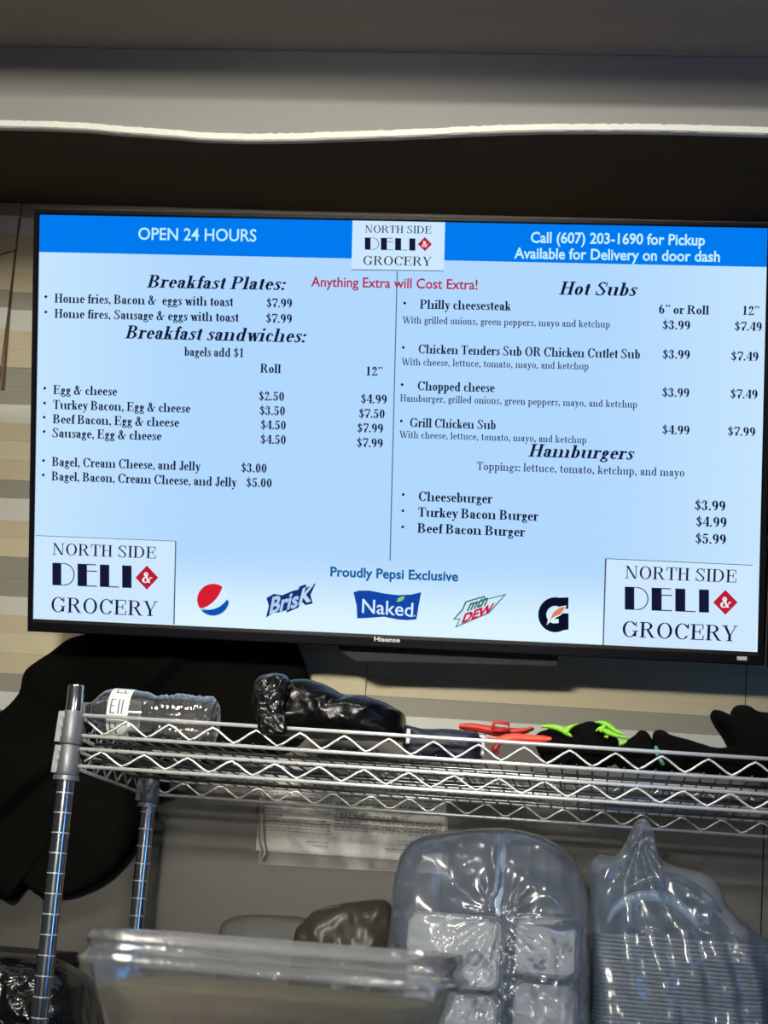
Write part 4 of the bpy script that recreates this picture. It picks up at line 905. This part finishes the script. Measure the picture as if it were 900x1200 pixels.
# ------------------------------------------------------------------ trays stacked in the second bag
tx0, tx1 = V(697, 1110, 2.78).x, V(898, 1110, 2.78).x
zt2 = V(800, 1100, 2.78).z; n = int((zt2 - ZL - .004) / .0062)
for i in range(n):
    z0 = zt2 - (i + 1) * .0062; W_ = (tx1 - tx0) / 2; D_ = .11
    mb = MB(); j_ = random.uniform(-.0012, .0012)
    mb.loft([rrect(-W_ + a + j_, W_ - a + j_, -D_ + a, D_ - a, .025, z_) for a, z_ in ((.004, 0), (.002, .0018), (0, .0036), (0, .0046), (.003, .0048), (.006, .003))])
    o = mb.obj('foam_tray', M_foam, smooth='auto'); o.location = ((tx0 + tx1) / 2, 2.89, z0)
    tag(o, 'topmost thin white foam tray of the ribbed stack inside the tied white bag' if i == 0 else 'thin white foam tray in the ribbed stack inside the tied white bag', 'tray', 'foam trays stacked in the tied bag')
M_bag2 = film('milky_bag_film_blue', rgb(144, 166, 192), .36, rough=.22, bump=.8, bscale=11, gloss=1.5, bdist=.005, ridged=True, trans=.45, stretch=(1.4, 1, .4))
def fold2(x, y):
    f = .006 * math.sin(x / 5.5 + 2 * math.sin(y / 40)) * (1 if y > 1090 else .25)
    r = math.hypot(x - 750, y - 985); a = math.atan2(y - 985, x - 750)
    return f * .7 + .004 * math.sin(a * 13 + r / 25) * (1 if y < 1090 else 0)
b2 = pillow([(692, 1120), (692, 1080), (690, 1030), (693, 1010), (704, 1002), (722, 1003), (734, 985), (742, 968), (750, 961), (758, 963), (763, 975), (768, 998), (782, 1012), (806, 1018), (828, 1026), (842, 1042), (850, 1062), (866, 1080), (890, 1096), (905, 1112), (912, 1160), (914, 1240), (908, 1298), (800, 1302), (702, 1300), (694, 1240)],
            2.87, .125, .12, floor_z=ZFL, centre=(795, 1130), seg=260, rings=60, amp=.008, freq=12, puff=.34, fold=fold2, rimamp=.1).obj('white_plastic_bag', M_bag2, smooth=True)
recenter(b2); tag(b2, 'white translucent bag with a twisted top around a stack of foam trays', 'bag')
child(ribbon('bag_handle', [(712, 1082), (722, 1064), (742, 1052), (768, 1050), (792, 1058), (808, 1072), (818, 1086)], 2.775, [.008, .014, .016, .018, .016, .014, .008], .008, M_seam), b2)
child(ribbon('bag_handle', [(738, 1040), (762, 1028), (792, 1030), (822, 1046), (846, 1070)], 2.80, [.006, .012, .014, .014, .006], .008, M_bag), b2)

# ------------------------------------------------------------------ black bag and box at the lower left
o = pillow([(-60, 1145), (-20, 1132), (0, 1124), (22, 1121), (45, 1124), (64, 1127), (82, 1134), (98, 1148), (104, 1180), (110, 1240), (108, 1298), (20, 1302), (-70, 1300), (-75, 1200)], 2.78, .11, .1, floor_z=ZFL, centre=(20, 1200), seg=200, rings=40, amp=.022, freq=15, puff=.5).obj('black_plastic_bag', M_crinkle, smooth=True)
recenter(o); tag(o, 'crumpled shiny black plastic bag low at the left behind the front post', 'bag')
a = V(-40, 1109, 2.98); b = V(60, 1117.5, 2.98)
cb = thing('cabinet', 'black box with a flat top at the far left under the coat', 'cabinet', ((-1.75 + b.x) / 2, 3.02, 0))
hw = (b.x + 1.75) / 2; M_cab = mat('black_laminate', rgb(16, 16, 16), .6)
mb = MB(); mb.box(-hw + .01, -.11, 0.05, hw - .01, .12, b.z - .02); mb.obj('body', M_cab, cb, bevel=.002)
mb = MB(); mb.box(-hw, -.12, b.z - .02, hw, .125, b.z); mb.obj('top', M_cab, cb, bevel=.002)
mb = MB(); mb.box(-hw + .02, -.1, 0, hw - .02, .1, .05); mb.obj('plinth', M_cab, cb)

# ------------------------------------------------------------------ clear tub in front
M_tub = film('clear_tub_plastic', (.44, .47, .46), .28, rough=.12, bump=.8, bscale=16, gloss=1.6, trans=.4, stretch=(.35, 1, 1.6), bdist=.004)
M_rim = film('clear_lid_plastic', (.60, .64, .67), .26, rough=.10, bump=.8, bscale=16, gloss=2.2, trans=.4, stretch=(.25, 1, 2.5), bdist=.005)
yf = 1.53
l0 = V(73, 1129, yf); l1 = V(534, 1150, yf); t0 = V(91, 1092, yf + .004); t1 = V(529, 1120, yf + .004)
cxm = (l0.x + l1.x) / 2; zr = (l0.z + l1.z) / 2; ztp = (t0.z + t1.z) / 2
hw = (l1.x - l0.x) / 2; hw2 = (t1.x - t0.x) / 2; D_ = .11
ZT = zr - .105
tub = thing('food_tub', 'clear plastic tub with a flared lid holding beige food in the foreground', 'tub', (cxm, yf + D_, ZT))
r_ = lambda hx, hy, z_, rad=.05: rrect(-hx, hx, -hy, hy, rad, z_ - ZT, 8)
mb = MB(); mb.loft([r_(hw - .045, D_ - .045, ZT + .0005), r_(hw - .038, D_ - .038, ZT + .004), r_(hw - .012, D_ - .012, zr - .016), r_(hw - .009, D_ - .009, zr - .002)], cap=(True, False)); mb.obj('tub_wall', M_tub, tub, smooth='auto')
mb = MB(); mb.loft([r_(hw - .008, D_ - .008, zr - .003), r_(hw, D_, zr - .004), r_(hw + .0005, D_, zr), r_(hw - .004, D_ - .003, zr + .003), r_(hw - .006, D_ - .005, zr + .008), r_(hw - .007, D_ - .006, zr + .010), r_(hw2 + .003, D_ - .010, ztp - .009), r_(hw2 + .004, D_ - .008, ztp - .006), r_(hw2, D_ - .012, ztp), r_(hw2 - .006, D_ - .018, ztp), r_(hw2 - .010, D_ - .022, ztp - .008), r_(hw2 - .03, D_ - .04, ztp - .0085)]); mb.obj('lid', M_rim, tub, smooth='auto')
mb = MB(); zf1 = V(300, 1166, yf).z; rg = []
mb.loft([r_(hw - .050, D_ - .050, ZT + .004, .04), r_(hw - .042, D_ - .042, ZT + .008, .04), r_(hw - .024, D_ - .024, zf1 - .004, .04), r_(hw - .035, D_ - .035, zf1, .03), r_(hw - .09, D_ - .07, zf1 + .003, .02)]); mb.obj('food', mat('beige_salad', rgb(116, 111, 82), .6, bump=.8, bscale=60, var=.2, vscale=50, bdist=.006), tub, smooth=True)
# the counter it stands on (below the picture)
ctr = thing('counter', 'steel counter carrying the clear tub in front of the shelf', 'counter', (-.2, 1.66, 0))
mb = MB(); mb.box(-1.2, -.25, ZT - .03, 1.2, .25, ZT - .0005); mb.obj('worktop', mat('brushed_steel', (.5, .5, .5), .35, .9), ctr, bevel=.003)
mb = MB(); mb.box(-1.15, -.22, 0, 1.15, .22, ZT - .03); mb.obj('body', mat('steel_front', rgb(130, 130, 130), .5, .3), ctr)
